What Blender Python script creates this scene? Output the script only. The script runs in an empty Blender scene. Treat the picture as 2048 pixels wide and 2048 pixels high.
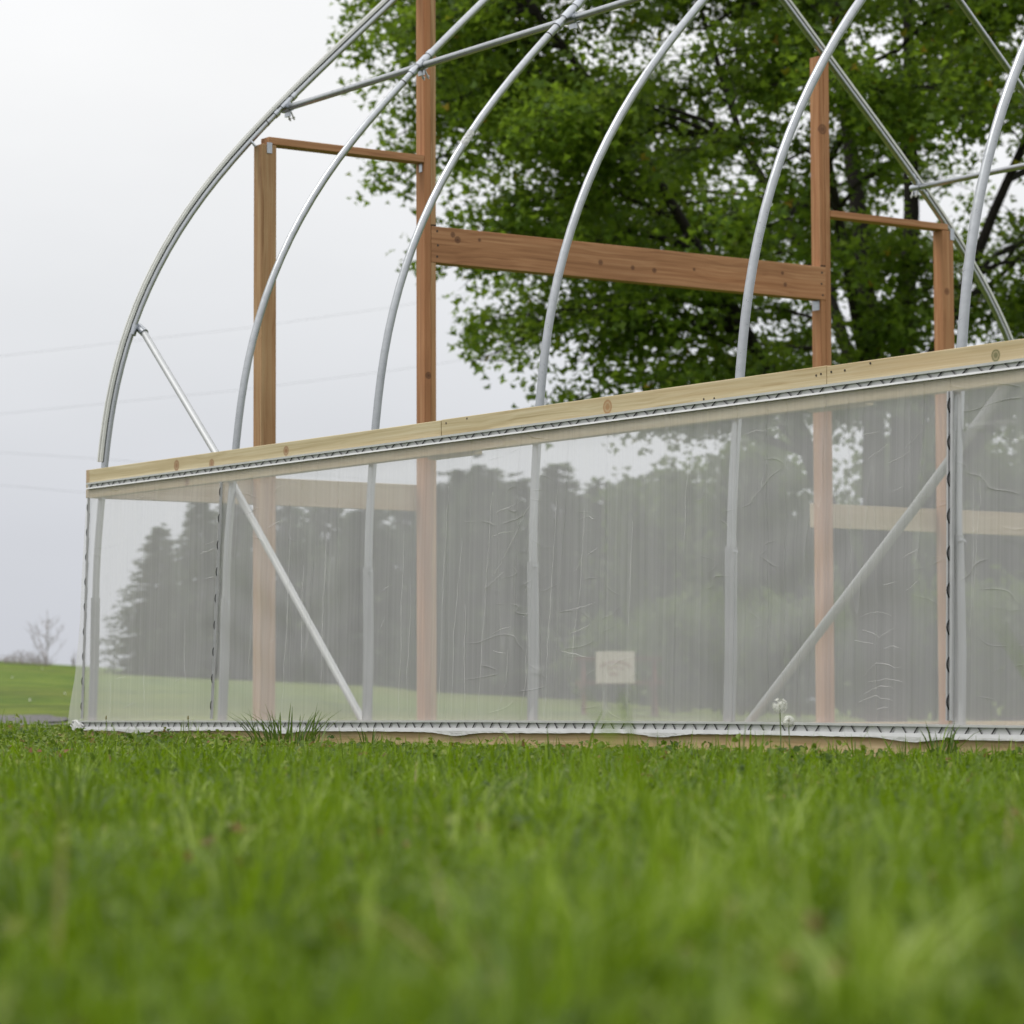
import bpy, math, random
import numpy as np
from mathutils import Vector, Matrix

random.seed(7)
rng = np.random.default_rng(11)
S = bpy.context.scene
COL = S.collection
R = math.radians

# ------------------------------------------------------------------ camera frame (solved from the photograph)
F_PX = 6164.256
CAM = np.array([13.3837, -6.92227, 0.16234])
YAW, PITCH, ROLL = 0.95956, 0.063567, -0.003085
FW = np.array([-math.sin(YAW) * math.cos(PITCH), math.cos(YAW) * math.cos(PITCH), math.sin(PITCH)])
_r = np.array([math.cos(YAW), math.sin(YAW), 0.0])
_u = np.cross(_r, FW)
RT = math.cos(ROLL) * _r + math.sin(ROLL) * _u
UP = -math.sin(ROLL) * _r + math.cos(ROLL) * _u
FH = np.array([-math.sin(YAW), math.cos(YAW), 0.0])      # horizontal view heading
RH = np.array([math.cos(YAW), math.sin(YAW), 0.0])


def at(u, v, d):
    return CAM + d * (FW + RT * (u - 1024) / F_PX - UP * (v - 1024) / F_PX)


# ------------------------------------------------------------------ tiny mesh library
class MB:
    def __init__(self):
        self.v, self.f = [], []

    def add(self, vs, fs):
        b = len(self.v)
        self.v.extend([tuple(map(float, p)) for p in vs])
        self.f.extend([tuple(i + b for i in f) for f in fs])
        return self

    def box(self, x0, x1, y0, y1, z0, z1):
        p = [(x, y, z) for z in (z0, z1) for y in (y0, y1) for x in (x0, x1)]
        return self.add(p, [(0, 2, 3, 1), (4, 5, 7, 6), (0, 1, 5, 4), (2, 6, 7, 3), (0, 4, 6, 2), (1, 3, 7, 5)])

    def sweep(self, path, prof, nrm=None, closed=True, caps=True):
        """sweep a list of (a, b) offsets along path; a along nrm, b along tangent x nrm"""
        P = [Vector(p) for p in path]
        n = len(prof)
        vs, fs = [], []
        N = Vector(nrm) if nrm is not None else None
        for i, p in enumerate(P):
            t = (P[min(i + 1, len(P) - 1)] - P[max(i - 1, 0)]).normalized()
            if N is None:
                N = t.orthogonal().normalized()
            N = (N - t * N.dot(t)).normalized()
            B = t.cross(N)
            for k, (a, b) in enumerate(prof):
                vs.append(p + N * a + B * b)
        for i in range(len(P) - 1):
            for k in range(n if closed else n - 1):
                k2 = (k + 1) % n
                fs.append((i * n + k, i * n + k2, (i + 1) * n + k2, (i + 1) * n + k))
        if caps and closed:
            fs.append(tuple(range(n - 1, -1, -1)))
            fs.append(tuple(range((len(P) - 1) * n, len(P) * n)))
        return self.add(vs, fs)

    def tube(self, path, r, n=12, r1=None, caps=True):
        if r1 is None:
            return self.sweep(path, [(r * math.cos(2 * math.pi * k / n), r * math.sin(2 * math.pi * k / n)) for k in range(n)], caps=caps)
        P = [Vector(p) for p in path]
        vs, fs = [], []
        N = None
        for i, p in enumerate(P):
            t = (P[min(i + 1, len(P) - 1)] - P[max(i - 1, 0)]).normalized()
            if N is None:
                N = t.orthogonal().normalized()
            N = (N - t * N.dot(t)).normalized()
            B = t.cross(N)
            rr = r + (r1 - r) * i / (len(P) - 1)
            for k in range(n):
                a = 2 * math.pi * k / n
                vs.append(p + N * rr * math.cos(a) + B * rr * math.sin(a))
        for i in range(len(P) - 1):
            for k in range(n):
                k2 = (k + 1) % n
                fs.append((i * n + k, i * n + k2, (i + 1) * n + k2, (i + 1) * n + k))
        if caps:
            fs.append(tuple(range(n - 1, -1, -1)))
            fs.append(tuple(range((len(P) - 1) * n, len(P) * n)))
        return self.add(vs, fs)

    def build(self, name, mat, parent=None, smooth=False, bevel=0):
        me = bpy.data.meshes.new(name)
        me.from_pydata(self.v, [], self.f)
        me.materials.append(mat)
        if smooth:
            me.shade_smooth()
            me.set_sharp_from_angle(angle=R(50))
        o = bpy.data.objects.new(name, me)
        COL.objects.link(o)
        if parent is not None:
            o.parent = parent
        if bevel:
            m = o.modifiers.new('bevel', 'BEVEL')
            m.width, m.segments, m.limit_method = bevel, 2, 'ANGLE'
        return o


def np_mesh(name, verts, faces_n, mat, parent=None, attr=None, smooth=False):
    """verts (M,n,3): M polygons of n corners each, not shared; attr (M,) -> float face attribute 'tone'"""
    M, n = verts.shape[:2]
    me = bpy.data.meshes.new(name)
    me.vertices.add(M * n)
    me.vertices.foreach_set('co', verts.reshape(-1).astype(np.float32))
    me.loops.add(M * n)
    me.loops.foreach_set('vertex_index', np.arange(M * n, dtype=np.int32))
    me.polygons.add(M)
    me.polygons.foreach_set('loop_start', (np.arange(M) * n).astype(np.int32))
    me.polygons.foreach_set('loop_total', np.full(M, n, np.int32))
    if smooth:
        me.polygons.foreach_set('use_smooth', np.ones(M, bool))
    me.update(calc_edges=True)
    if attr is not None:
        a = me.attributes.new('tone', 'FLOAT', 'FACE')
        a.data.foreach_set('value', attr.astype(np.float32))
    me.materials.append(mat)
    o = bpy.data.objects.new(name, me)
    COL.objects.link(o)
    if parent is not None:
        o.parent = parent
    return o


def empty(name, loc=(0, 0, 0), rz=0.0):
    o = bpy.data.objects.new(name, None)
    o.empty_display_size = 0.2
    o.location = [float(c) for c in loc]
    o.rotation_euler = (0, 0, rz)
    COL.objects.link(o)
    return o


def tag(o, label=None, cat=None, group=None, kind=None):
    for k, v in (('label', label), ('category', cat), ('group', group), ('kind', kind)):
        if v:
            o[k] = v
    return o


def copy_tree(o, parent=None):
    c = o.copy()
    COL.objects.link(c)
    if parent is not None:
        c.parent = parent
    for ch in list(o.children):
        copy_tree(ch, c)
    return c


# ------------------------------------------------------------------ node helpers
class NT:
    def __init__(self, name):
        self.m = bpy.data.materials.new(name)
        self.m.use_nodes = True
        self.t = self.m.node_tree
        self.t.nodes.clear()
        self.out = self.n('ShaderNodeOutputMaterial')

    def n(self, typ, **kw):
        nd = self.t.nodes.new(typ)
        for k, v in kw.items():
            setattr(nd, k, v)
        return nd

    def link(self, a, b):
        self.t.links.new(a, b)

    def coord(self, out='Object'):
        return self.n('ShaderNodeTexCoord').outputs[out]

    def mapping(self, vec, scale=(1, 1, 1), loc=(0, 0, 0), rot=(0, 0, 0)):
        m = self.n('ShaderNodeMapping')
        m.inputs['Scale'].default_value = scale
        m.inputs['Location'].default_value = loc
        m.inputs['Rotation'].default_value = rot
        self.link(vec, m.inputs['Vector'])
        return m.outputs[0]

    def noise(self, vec, scale=5.0, detail=4.0, rough=0.55, dist=0.0):
        m = self.n('ShaderNodeTexNoise')
        m.inputs['Scale'].default_value = scale
        m.inputs['Detail'].default_value = detail
        m.inputs['Roughness'].default_value = rough
        m.inputs['Distortion'].default_value = dist
        self.link(vec, m.inputs['Vector'])
        return m.outputs['Fac']

    def ramp(self, fac, stops):
        m = self.n('ShaderNodeValToRGB')
        e = m.color_ramp.elements
        while len(e) < len(stops):
            e.new(0.5)
        for el, (p, c) in zip(e, stops):
            el.position = p
            el.color = (*c, 1) if len(c) == 3 else c
        self.link(fac, m.inputs[0])
        return m.outputs[0]

    def math(self, op, a, b=0.0, c=None, clamp=False):
        m = self.n('ShaderNodeMath', operation=op, use_clamp=clamp)
        for i, x in enumerate((a, b) if c is None else (a, b, c)):
            if isinstance(x, (int, float)):
                m.inputs[i].default_value = x
            else:
                self.link(x, m.inputs[i])
        return m.outputs[0]

    def mix(self, fac, a, b, blend='MIX'):
        m = self.n('ShaderNodeMix', data_type='RGBA', blend_type=blend)
        for i, x in ((0, fac), (6, a), (7, b)):
            if isinstance(x, (int, float)):
                m.inputs[i].default_value = x
            elif isinstance(x, tuple):
                m.inputs[i].default_value = (*x, 1)
            else:
                self.link(x, m.inputs[i])
        return m.outputs[2]

    def bump(self, h, strength=0.3, dist=0.01):
        m = self.n('ShaderNodeBump')
        m.inputs['Strength'].default_value = strength
        m.inputs['Distance'].default_value = dist
        self.link(h, m.inputs['Height'])
        return m.outputs[0]

    def principled(self, col, rough=0.6, metal=0.0, normal=None, spec=None):
        p = self.n('ShaderNodeBsdfPrincipled')
        for k, x in (('Base Color', col), ('Roughness', rough), ('Metallic', metal)):
            if isinstance(x, (int, float)):
                p.inputs[k].default_value = x
            elif isinstance(x, tuple):
                p.inputs[k].default_value = (*x, 1)
            else:
                self.link(x, p.inputs[k])
        if spec is not None:
            p.inputs['Specular IOR Level'].default_value = spec
        if normal is not None:
            self.link(normal, p.inputs['Normal'])
        return p.outputs[0]

    def done(self, sh):
        self.link(sh, self.out.inputs['Surface'])
        return self.m


def mat_plain(name, col, rough=0.6, metal=0.0, var=0.12, scale=30, spec=None):
    t = NT(name)
    f = t.noise(t.coord(), scale, 4)
    c = t.ramp(f, [(0.3, tuple(x * (1 - var) for x in col)), (0.7, tuple(min(1, x * (1 + var)) for x in col))])
    return t.done(t.principled(c, rough, metal, t.bump(f, 0.08, 0.002), spec))


def mat_wood(name, axis, cols, knots=(), grain=1.0, knot_scale=1.0, spare=0.06, seed=0.0, rough=0.72, bad=0.5):
    """planed softwood: long grain on `axis`, annual bands, knots; cols = dark, mid, light, knot"""
    t = NT(name)
    co = t.coord()
    loc = (seed * 3.1, seed * 1.7, seed * 2.3)
    lo, cr = 0.8 * grain, 58.0 * grain
    sc = [cr, cr, cr]
    sc[axis] = lo
    wob = t.noise(t.mapping(co, (1.5, 1.5, 1.5), loc), 1.0, 2)
    v = t.mapping(co, tuple(sc), loc)
    addv = t.n('ShaderNodeVectorMath', operation='ADD')
    t.link(v, addv.inputs[0])
    cmb = t.n('ShaderNodeCombineXYZ')
    for i in range(3):
        if i != axis:
            t.link(t.math('MULTIPLY', wob, 3.0), cmb.inputs[i])
    t.link(cmb.outputs[0], addv.inputs[1])
    band = t.noise(addv.outputs[0], 1.0, 3, 0.6, 0.4)
    c = t.ramp(band, [(0.25, cols[0]), (0.48, cols[1]), (0.72, cols[2])])
    sf = [x * 7 for x in sc]
    sf[axis] = lo * 3
    fine = t.noise(t.mapping(co, tuple(sf)), 1.0, 3)
    c = t.mix(t.math('MULTIPLY', t.math('SUBTRACT', fine, 0.35, clamp=True), 1.5, clamp=True), c, cols[0])
    red = t.noise(t.mapping(co, tuple((0.35 if i == axis else 9.0) for i in range(3)), (2 + seed, 3, 1)), 1.0, 2)
    c = t.mix(t.math('MULTIPLY', t.math('SUBTRACT', red, 0.46, clamp=True), 4.0 * bad, clamp=True), c, tuple(x * y for x, y in zip(cols[1], (0.98, 0.72, 0.58))))
    blot = t.noise(t.mapping(co, (2.2, 2.2, 2.2), (5 + seed, 1, 2)), 1.0, 3)
    c = t.mix(t.math('MULTIPLY', t.math('SUBTRACT', blot, 0.42, clamp=True), 2.0 * bad, clamp=True), c, cols[0])
    # scattered knots
    ks = [5.0 * knot_scale] * 3
    ks[axis] = 2.1 * knot_scale
    vo = t.n('ShaderNodeTexVoronoi')
    vo.inputs['Scale'].default_value = 1.0
    t.link(t.mapping(co, tuple(ks), (seed, 2 * seed, 3 * seed)), vo.inputs['Vector'])
    k = t.ramp(vo.outputs['Distance'], [(spare * 0.45, (1, 1, 1)), (spare, (0, 0, 0))])
    rnd = t.n('ShaderNodeSeparateColor')
    t.link(vo.outputs['Color'], rnd.inputs[0])
    k = t.math('MULTIPLY', k, t.math('GREATER_THAN', rnd.outputs[0], 0.35))
    c = t.mix(k, c, cols[3])
    for (p, rad, kc) in knots:
        d = t.n('ShaderNodeVectorMath', operation='DISTANCE')
        t.link(co, d.inputs[0])
        d.inputs[1].default_value = p
        dn = t.math('ADD', d.outputs['Value'], t.math('MULTIPLY', t.math('SUBTRACT', fine, 0.5), 0.012))
        ring = t.ramp(t.math('DIVIDE', dn, rad), [(0.35, (0.75, 0.75, 0.75)), (0.55, (0.35, 0.35, 0.35)), (0.8, (0.85, 0.85, 0.85)), (1.0, (0, 0, 0))])
        c = t.mix(ring, c, kc)
    h = t.math('ADD', t.math('MULTIPLY', band, 0.6), t.math('MULTIPLY', fine, 0.4))
    return t.done(t.principled(c, rough, 0, t.bump(h, 0.25, 0.002), 0.3))


def mat_leaf(name, stops, trans=0.45, rough=0.5, tcol=None):
    """leaf: tone attribute picks the colour, light passes through"""
    t = NT(name)
    a = t.n('ShaderNodeAttribute', attribute_name='tone')
    c = t.ramp(a.outputs['Fac'], stops)
    pr = t.principled(c, rough, 0, None, 0.22)
    tr = t.n('ShaderNodeBsdfTranslucent')
    c2 = t.mix(0.75, c, tcol or (0.16, 0.26, 0.015))
    t.link(c2, tr.inputs['Color'])
    mx = t.n('ShaderNodeMixShader')
    mx.inputs[0].default_value = trans
    t.link(pr, mx.inputs[1])
    t.link(tr.outputs[0], mx.inputs[2])
    return t.done(mx.outputs[0])


# ------------------------------------------------------------------ materials
RED = ((0.21, 0.092, 0.040), (0.40, 0.200, 0.095), (0.52, 0.295, 0.155), (0.06, 0.022, 0.012))
REDB = ((0.20, 0.100, 0.042), (0.40, 0.245, 0.125), (0.49, 0.35, 0.195), (0.06, 0.024, 0.014))
PALE = ((0.35, 0.275, 0.145), (0.53, 0.45, 0.285), (0.62, 0.555, 0.39), (0.22, 0.11, 0.05))
BASEC = ((0.38, 0.26, 0.13), (0.55, 0.41, 0.23), (0.62, 0.50, 0.32), (0.20, 0.09, 0.05))
GREENK, BROWNK = (0.07, 0.09, 0.03), (0.22, 0.09, 0.04)
M = {}
M['red_z'] = mat_wood('treated_post_wood', 2, RED, seed=1.3, knot_scale=1.1, spare=0.09,
                      knots=[((0.0, 4.652, 3.49), 0.032, (0.09, 0.035, 0.02)), ((0.0, 5.61, 2.62), 0.022, (0.12, 0.04, 0.02)), ((0.0, 1.925, 1.9), 0.02, (0.05, 0.02, 0.012))])
M['red_z2'] = mat_wood('treated_post_wood_greenish', 2, REDB, seed=4.1, knot_scale=1.3, spare=0.08)
DK = (0.06, 0.022, 0.014)
M['red_y'] = mat_wood('treated_header_wood', 1, RED, seed=2.2, knot_scale=0.9, spare=0.05,
                      knots=[((0.002, 2.08, 2.655), 0.016, DK), ((0.002, 2.11, 2.63), 0.020, DK), ((0.002, 2.25, 2.64), 0.010, DK), ((0.002, 3.05, 2.585), 0.017, DK), ((0.002, 3.27, 2.575), 0.014, DK),
                             ((0.002, 3.42, 2.572), 0.016, DK), ((0.002, 4.14, 2.655), 0.022, DK), ((0.002, 4.34, 2.63), 0.012, DK), ((0.002, 4.36, 2.565), 0.014, DK), ((0.002, 3.70, 2.60), 0.011, DK)])
M['pale_x'] = mat_wood('pale_pine', 0, PALE, seed=0.6, knot_scale=0.35, bad=0.35, spare=0.03,
                       knots=[((0.80, -0.006, 1.293), 0.027, BROWNK), ((1.13, -0.006, 1.278), 0.024, BROWNK), ((1.79, -0.006, 1.291), 0.024, BROWNK),
                              ((4.14, -0.006, 1.292), 0.030, (0.30, 0.14, 0.05)), ((6.22, -0.006, 1.287), 0.022, GREENK), ((0.9, -0.006, 1.21), 0.022, BROWNK)])
M['pale_y'] = mat_wood('pale_pine_end', 1, ((0.30, 0.225, 0.135), (0.44, 0.355, 0.235), (0.52, 0.44, 0.31), (0.20, 0.10, 0.05)), seed=3.6, knot_scale=0.4, bad=0.35, spare=0.035)
M['base_x'] = mat_wood('pine_baseboard', 0, BASEC, seed=5.2, knot_scale=0.7, spare=0.05)
M['oldwood'] = mat_wood('red_stained_wood', 0, ((0.10, 0.03, 0.02), (0.16, 0.05, 0.035), (0.2, 0.07, 0.05), (0.03, 0.01, 0.01)), seed=2)


def mat_galv(name, col, rough, metal=0.85):
    t = NT(name)
    co = t.coord()
    a = t.noise(co, 38, 5, 0.6)
    b = t.noise(t.mapping(co, (3, 3, 3)), 1.0, 4)
    c = t.ramp(t.math('ADD', t.math('MULTIPLY', a, 0.6), t.math('MULTIPLY', b, 0.4)),
               [(0.33, tuple(x * 0.86 for x in col)), (0.66, tuple(min(1, x * 1.1) for x in col))])
    r = t.math('ADD', t.math('MULTIPLY', a, 0.25), rough - 0.12)
    sp = t.n('ShaderNodeTexVoronoi')
    sp.inputs['Scale'].default_value = 26
    t.link(co, sp.inputs['Vector'])
    spot = t.ramp(sp.outputs['Distance'], [(0.06, (1, 1, 1)), (0.10, (0, 0, 0))])
    rs = t.n('ShaderNodeSeparateColor')
    t.link(sp.outputs['Color'], rs.inputs[0])
    c = t.mix(t.math('MULTIPLY', spot, t.math('MULTIPLY', t.math('GREATER_THAN', rs.outputs[1], 0.8), 0.6)), c, (0.16, 0.15, 0.14))
    return t.done(t.principled(c, r, metal, t.bump(a, 0.05, 0.001)))


M['galv'] = mat_galv('galvanised_steel', (0.375, 0.39, 0.405), 0.30, 1.0)
M['galv_matt'] = mat_galv('matt_galvanised_tube', (0.44, 0.45, 0.455), 0.55, 0.7)
M['galv_post'] = mat_galv('galvanised_post', (0.29, 0.30, 0.315), 0.34, 1.0)
M['galv_dark'] = mat_galv('weathered_channel', (0.42, 0.42, 0.41), 0.5, 0.8)
M['bracket'] = mat_galv('bright_zinc', (0.42, 0.44, 0.47), 0.32, 1.0)
M['alu'] = mat_plain('white_aluminium', (0.60, 0.60, 0.605), 0.42, 0.15, 0.06, 18)
M['alu_dull'] = mat_plain('grey_aluminium', (0.44, 0.44, 0.45), 0.42, 0.35, 0.08, 18)
M['chan'] = mat_plain('dull_aluminium', (0.62, 0.62, 0.60), 0.45, 0.0, 0.06, 14)
M['sticker'] = mat_plain('worn_sticker', (0.50, 0.50, 0.50), 0.7, 0.0, 0.6, 120)
M['wire'] = mat_plain('black_coated_wire', (0.018, 0.018, 0.02), 0.45, 0.0)
M['seam'] = mat_plain('dark_gap', (0.02, 0.012, 0.008), 0.9)
M['nail'] = mat_plain('dark_nail', (0.05, 0.04, 0.035), 0.5, 0.6)


def mat_film():
    t = NT('milky_greenhouse_film')
    co = t.coord()
    # long vertical draw lines in the sheet
    s1 = t.noise(t.mapping(co, (46, 1, 0.5)), 1.0, 3, 0.6)
    s2 = t.noise(t.mapping(co, (150, 1, 0.9), (3, 0, 1)), 1.0, 2, 0.6)
    # sharp creases: ridges of a stretched noise
    def ridge(vec, scale, pw, detail=1.0, dist=0.0):
        n = t.noise(vec, scale, detail, 0.5, dist)
        a = t.math('ABSOLUTE', t.math('SUBTRACT', n, 0.5))
        return t.math('POWER', t.math('SUBTRACT', 1.0, t.math('MULTIPLY', a, 2.0), clamp=True), pw)
    r1 = ridge(t.mapping(co, (4.2, 1, 0.17), (1.7, 0, 0.4)), 1.0, 100.0, 1.0, 0.10)
    r2 = ridge(t.mapping(co, (2.1, 1, 9.0), (0.3, 0, 2.1), (0, R(-17), 0)), 1.0, 60.0, 1.0, 0.12)
    zone = t.ramp(t.noise(t.mapping(co, (1.15, 1, 0.55), (4.4, 0, 0.3)), 1.0, 1), [(0.50, (0, 0, 0)), (0.62, (1, 1, 1))])
    brk = t.ramp(t.noise(t.mapping(co, (6, 1, 6), (1, 0, 7)), 1.0, 1), [(0.46, (0, 0, 0)), (0.60, (1, 1, 1))])
    zone = t.math('MULTIPLY', zone, brk)
    r2 = t.math('MULTIPLY', r2, zone)
    h = t.math('ADD', t.math('MULTIPLY', s1, 0.5), t.math('MULTIPLY', s2, 0.12))
    h = t.math('ADD', h, t.math('ADD', t.math('MULTIPLY', r1, 0.40), t.math('MULTIPLY', r2, 0.30)))
    nrm = t.bump(h, 0.8, 0.010)
    fac = t.math('ADD', 0.41, t.math('MULTIPLY', t.math('SUBTRACT', s1, 0.5), 0.16))
    fac = t.math('ADD', fac, t.math('MULTIPLY', t.math('SUBTRACT', s2, 0.5), 0.06))
    fac = t.math('ADD', fac, t.math('ADD', t.math('MULTIPLY', r1, 0.06), t.math('MULTIPLY', r2, 0.03)), clamp=True)
    df = t.n('ShaderNodeBsdfDiffuse')
    tr = t.n('ShaderNodeBsdfTranslucent')
    for s in (df, tr):
        s.inputs['Color'].default_value = (0.86, 0.845, 0.85, 1)
        t.link(nrm, s.inputs['Normal'])
    m1 = t.n('ShaderNodeMixShader')
    m1.inputs[0].default_value = 0.5
    t.link(df.outputs[0], m1.inputs[1])
    t.link(tr.outputs[0], m1.inputs[2])
    gl = t.n('ShaderNodeBsdfGlossy')
    gl.inputs['Roughness'].default_value = 0.22
    t.link(nrm, gl.inputs['Normal'])
    m2 = t.n('ShaderNodeMixShader')
    m2.inputs[0].default_value = 0.15
    t.link(m1.outputs[0], m2.inputs[1])
    t.link(gl.outputs[0], m2.inputs[2])
    tp = t.n('ShaderNodeBsdfTransparent')
    tp.inputs['Color'].default_value = (0.97, 0.97, 0.96, 1)
    m3 = t.n('ShaderNodeMixShader')
    t.link(fac, m3.inputs[0])
    t.link(tp.outputs[0], m3.inputs[1])
    t.link(m2.outputs[0], m3.inputs[2])
    return t.done(m3.outputs[0])


M['film'] = mat_film()


def mat_filmtail():
    t = NT('bunched_white_film')
    f = t.noise(t.mapping(t.coord(), (30, 30, 60)), 1.0, 4)
    return t.done(t.principled((0.50, 0.50, 0.49), 0.45, 0, t.bump(f, 0.5, 0.01)))


M['tail'] = mat_filmtail()


def mat_ground():
    t = NT('field_turf')
    co = t.coord()
    big = t.noise(t.mapping(co, (0.07, 0.07, 0.07)), 1.0, 4, 0.6)
    mid = t.noise(t.mapping(co, (0.9, 0.9, 0.9), (3, 1, 0)), 1.0, 5, 0.75)
    sm = t.noise(t.mapping(co, (9, 9, 9)), 1.0, 5, 0.7)
    c = t.ramp(mid, [(0.37, (0.052, 0.100, 0.010)), (0.5, (0.120, 0.180, 0.016)), (0.61, (0.20, 0.255, 0.03))])
    c = t.mix(t.math('MULTIPLY', t.math('SUBTRACT', big, 0.5, clamp=True), 3.0, clamp=True), c, (0.13, 0.12, 0.03))
    c = t.mix(t.math('MULTIPLY', sm, 0.6), c, (0.050, 0.085, 0.012))
    ds = t.n('ShaderNodeVectorMath', operation='DISTANCE')
    t.link(co, ds.inputs[0])
    ds.inputs[1].default_value = (8.5, -3.0, 0.0)
    lawn = t.ramp(t.math('DIVIDE', ds.outputs['Value'], 16.0), [(0.5, (1, 1, 1)), (0.75, (0, 0, 0))])
    thatch = t.ramp(sm, [(0.3, (0.030, 0.045, 0.010)), (0.7, (0.070, 0.095, 0.020))])
    c = t.mix(lawn, c, thatch)
    return t.done(t.principled(c, 0.9, 0, t.bump(sm, 0.9, 0.05), 0.2))


M['ground'] = mat_ground()


def mat_gravel():
    t = NT('grey_gravel')
    co = t.coord()
    v = t.n('ShaderNodeTexVoronoi')
    v.inputs['Scale'].default_value = 26
    t.link(co, v.inputs['Vector'])
    sp = t.n('ShaderNodeSeparateColor')
    t.link(v.outputs['Color'], sp.inputs[0])
    c = t.ramp(sp.outputs[0], [(0.0, (0.06, 0.056, 0.056)), (1.0, (0.16, 0.15, 0.145))])
    return t.done(t.principled(c, 0.9, 0, t.bump(v.outputs['Distance'], 0.8, 0.02)))


M['gravel'] = mat_gravel()
M['bark'] = mat_plain('dark_bark', (0.020, 0.016, 0.013), 0.95, 0, 0.35, 9)
M['twig'] = mat_plain('hazed_twig', (0.30, 0.26, 0.25), 0.9, 0, 0.2, 12)  # twig colour lightened to put distance haze into it
M['maple'] = mat_leaf('maple_leaf', [(0.0, (0.038, 0.074, 0.014)), (0.40, (0.078, 0.136, 0.018)), (0.75, (0.145, 0.215, 0.027)), (0.97, (0.25, 0.27, 0.04)), (1.0, (0.38, 0.20, 0.03))], 0.50, 0.5, (0.28, 0.42, 0.03))
M['bushleaf'] = mat_leaf('bush_leaf', [(0.0, (0.030, 0.048, 0.018)), (0.6, (0.065, 0.095, 0.026)), (1.0, (0.12, 0.15, 0.045))], 0.35)
M['spruce'] = mat_leaf('spruce_needles', [(0.0, (0.040, 0.060, 0.034)), (0.6, (0.075, 0.105, 0.052)), (1.0, (0.13, 0.16, 0.08))], 0.2, 0.7, (0.08, 0.12, 0.04))  # needle colours raised to suggest atmospheric haze over the far row
M['grass'] = mat_leaf('grass_blade', [(0.0, (0.030, 0.062, 0.005)), (0.35, (0.082, 0.146, 0.007)), (0.7, (0.180, 0.276, 0.013)), (0.92, (0.34, 0.43, 0.09)), (0.97, (0.22, 0.22, 0.09)), (1.0, (0.36, 0.26, 0.14))], 0.42, 0.36, (0.225, 0.36, 0.006))
M['clover'] = mat_leaf('weed_leaf', [(0.0, (0.042, 0.080, 0.012)), (0.5, (0.130, 0.195, 0.024)), (0.85, (0.25, 0.29, 0.06)), (0.96, (0.19, 0.17, 0.05)), (1.0, (0.22, 0.09, 0.05))], 0.35)
M['tuft'] = mat_leaf('coarse_grass', [(0.0, (0.045, 0.080, 0.015)), (1.0, (0.09, 0.14, 0.03))], 0.3)
M['puff'] = mat_plain('dandelion_fluff', (0.75, 0.75, 0.70), 0.9)
M['stem'] = mat_plain('green_stem', (0.11, 0.15, 0.04), 0.6)
M['core'] = mat_plain('seed_core', (0.20, 0.17, 0.08), 0.8)
M['yellow'] = mat_plain('yellow_petal', (0.75, 0.48, 0.01), 0.6)
M['cable'] = mat_plain('cable_sheath', (0.10, 0.10, 0.11), 0.6)


def mat_sign():
    t = NT('sign_board_cream')
    f = t.noise(t.coord(), 14, 3)
    c = t.ramp(f, [(0.3, (0.46, 0.41, 0.34)), (0.7, (0.53, 0.48, 0.41))])
    return t.done(t.principled(c, 0.5))


M['sign'] = mat_sign()
M['signink'] = mat_plain('sign_brown_ink', (0.34, 0.24, 0.20), 0.6)

# ------------------------------------------------------------------ terrain
def smooth(x, a, b):
    t = np.clip((x - a) / (b - a), 0, 1)
    return t * t * (3 - 2 * t)


def ground_z(P):
    """height of the land: flat lawn round the greenhouse, a field that climbs behind it to a crest, highest on one side"""
    P = np.asarray(P, float)
    rel = P[..., :2] - CAM[:2]
    d = rel @ FH[:2]
    s = rel @ RH[:2]
    k = np.clip(s / np.maximum(d, 8.0), -0.35, 0.3)
    slope = 0.0048 - 0.060 * k
    zc = 72 * slope + 0.16
    z = -0.02 - 0.055 * (1 - smooth(d, 6.3, 9.3)) + smooth(d, 14.6, 16.4) * 0.075 * (1 - smooth(s, -2.6, -1.6))
    z = z + np.clip((d - 24) / 48.0, 0, None) ** 1.15 * zc * (d < 72) + (d >= 72) * (zc + 0.0022 * (d - 72))
    z = np.where(d > 72, np.maximum(z, -3.0), z)
    und = 0.012 * np.sin(P[..., 0] * 1.9 + 0.7) * np.sin(P[..., 1] * 1.6 + 0.3) * (d < 9)
    near = np.exp(-(P[..., 1] / 0.9) ** 2) * (d < 17) * np.where(P[..., 0] > 2.2, -0.022, -0.022 + 0.034 * smooth(2.2 - P[..., 0], 0, 0.8))
    z = z + near
    far = 0.05 * np.sin(P[..., 0] * 0.31) * np.sin(P[..., 1] * 0.27 + 1) * smooth(d, 26, 40)
    return z + und + far


def make_ground():
    ds = np.concatenate([np.linspace(-60, -2, 16), np.linspace(-1, 20, 64), np.linspace(20.6, 90, 90), np.linspace(95, 900, 24)])
    ss = np.concatenate([np.linspace(-700, -40, 14), np.linspace(-36, -9, 22), np.linspace(-8, 8, 70), np.linspace(9, 36, 22), np.linspace(40, 700, 14)])
    D, SS = np.meshgrid(ds, ss, indexing='ij')
    XY = CAM[:2] + D[..., None] * FH[:2] + SS[..., None] * RH[:2]
    Z = ground_z(XY)
    V = np.concatenate([XY, Z[..., None]], -1).reshape(-1, 3)
    nd, ns = D.shape
    F = [(i * ns + j, i * ns + j + 1, (i + 1) * ns + j + 1, (i + 1) * ns + j) for i in range(nd - 1) for j in range(ns - 1)]
    mb = MB()
    mb.add(V, F)
    o = mb.build('ground', M['ground'], smooth=True)
    tag(o, 'rough green field around and behind the greenhouse', 'ground', kind='structure')
    return o


make_ground()

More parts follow.
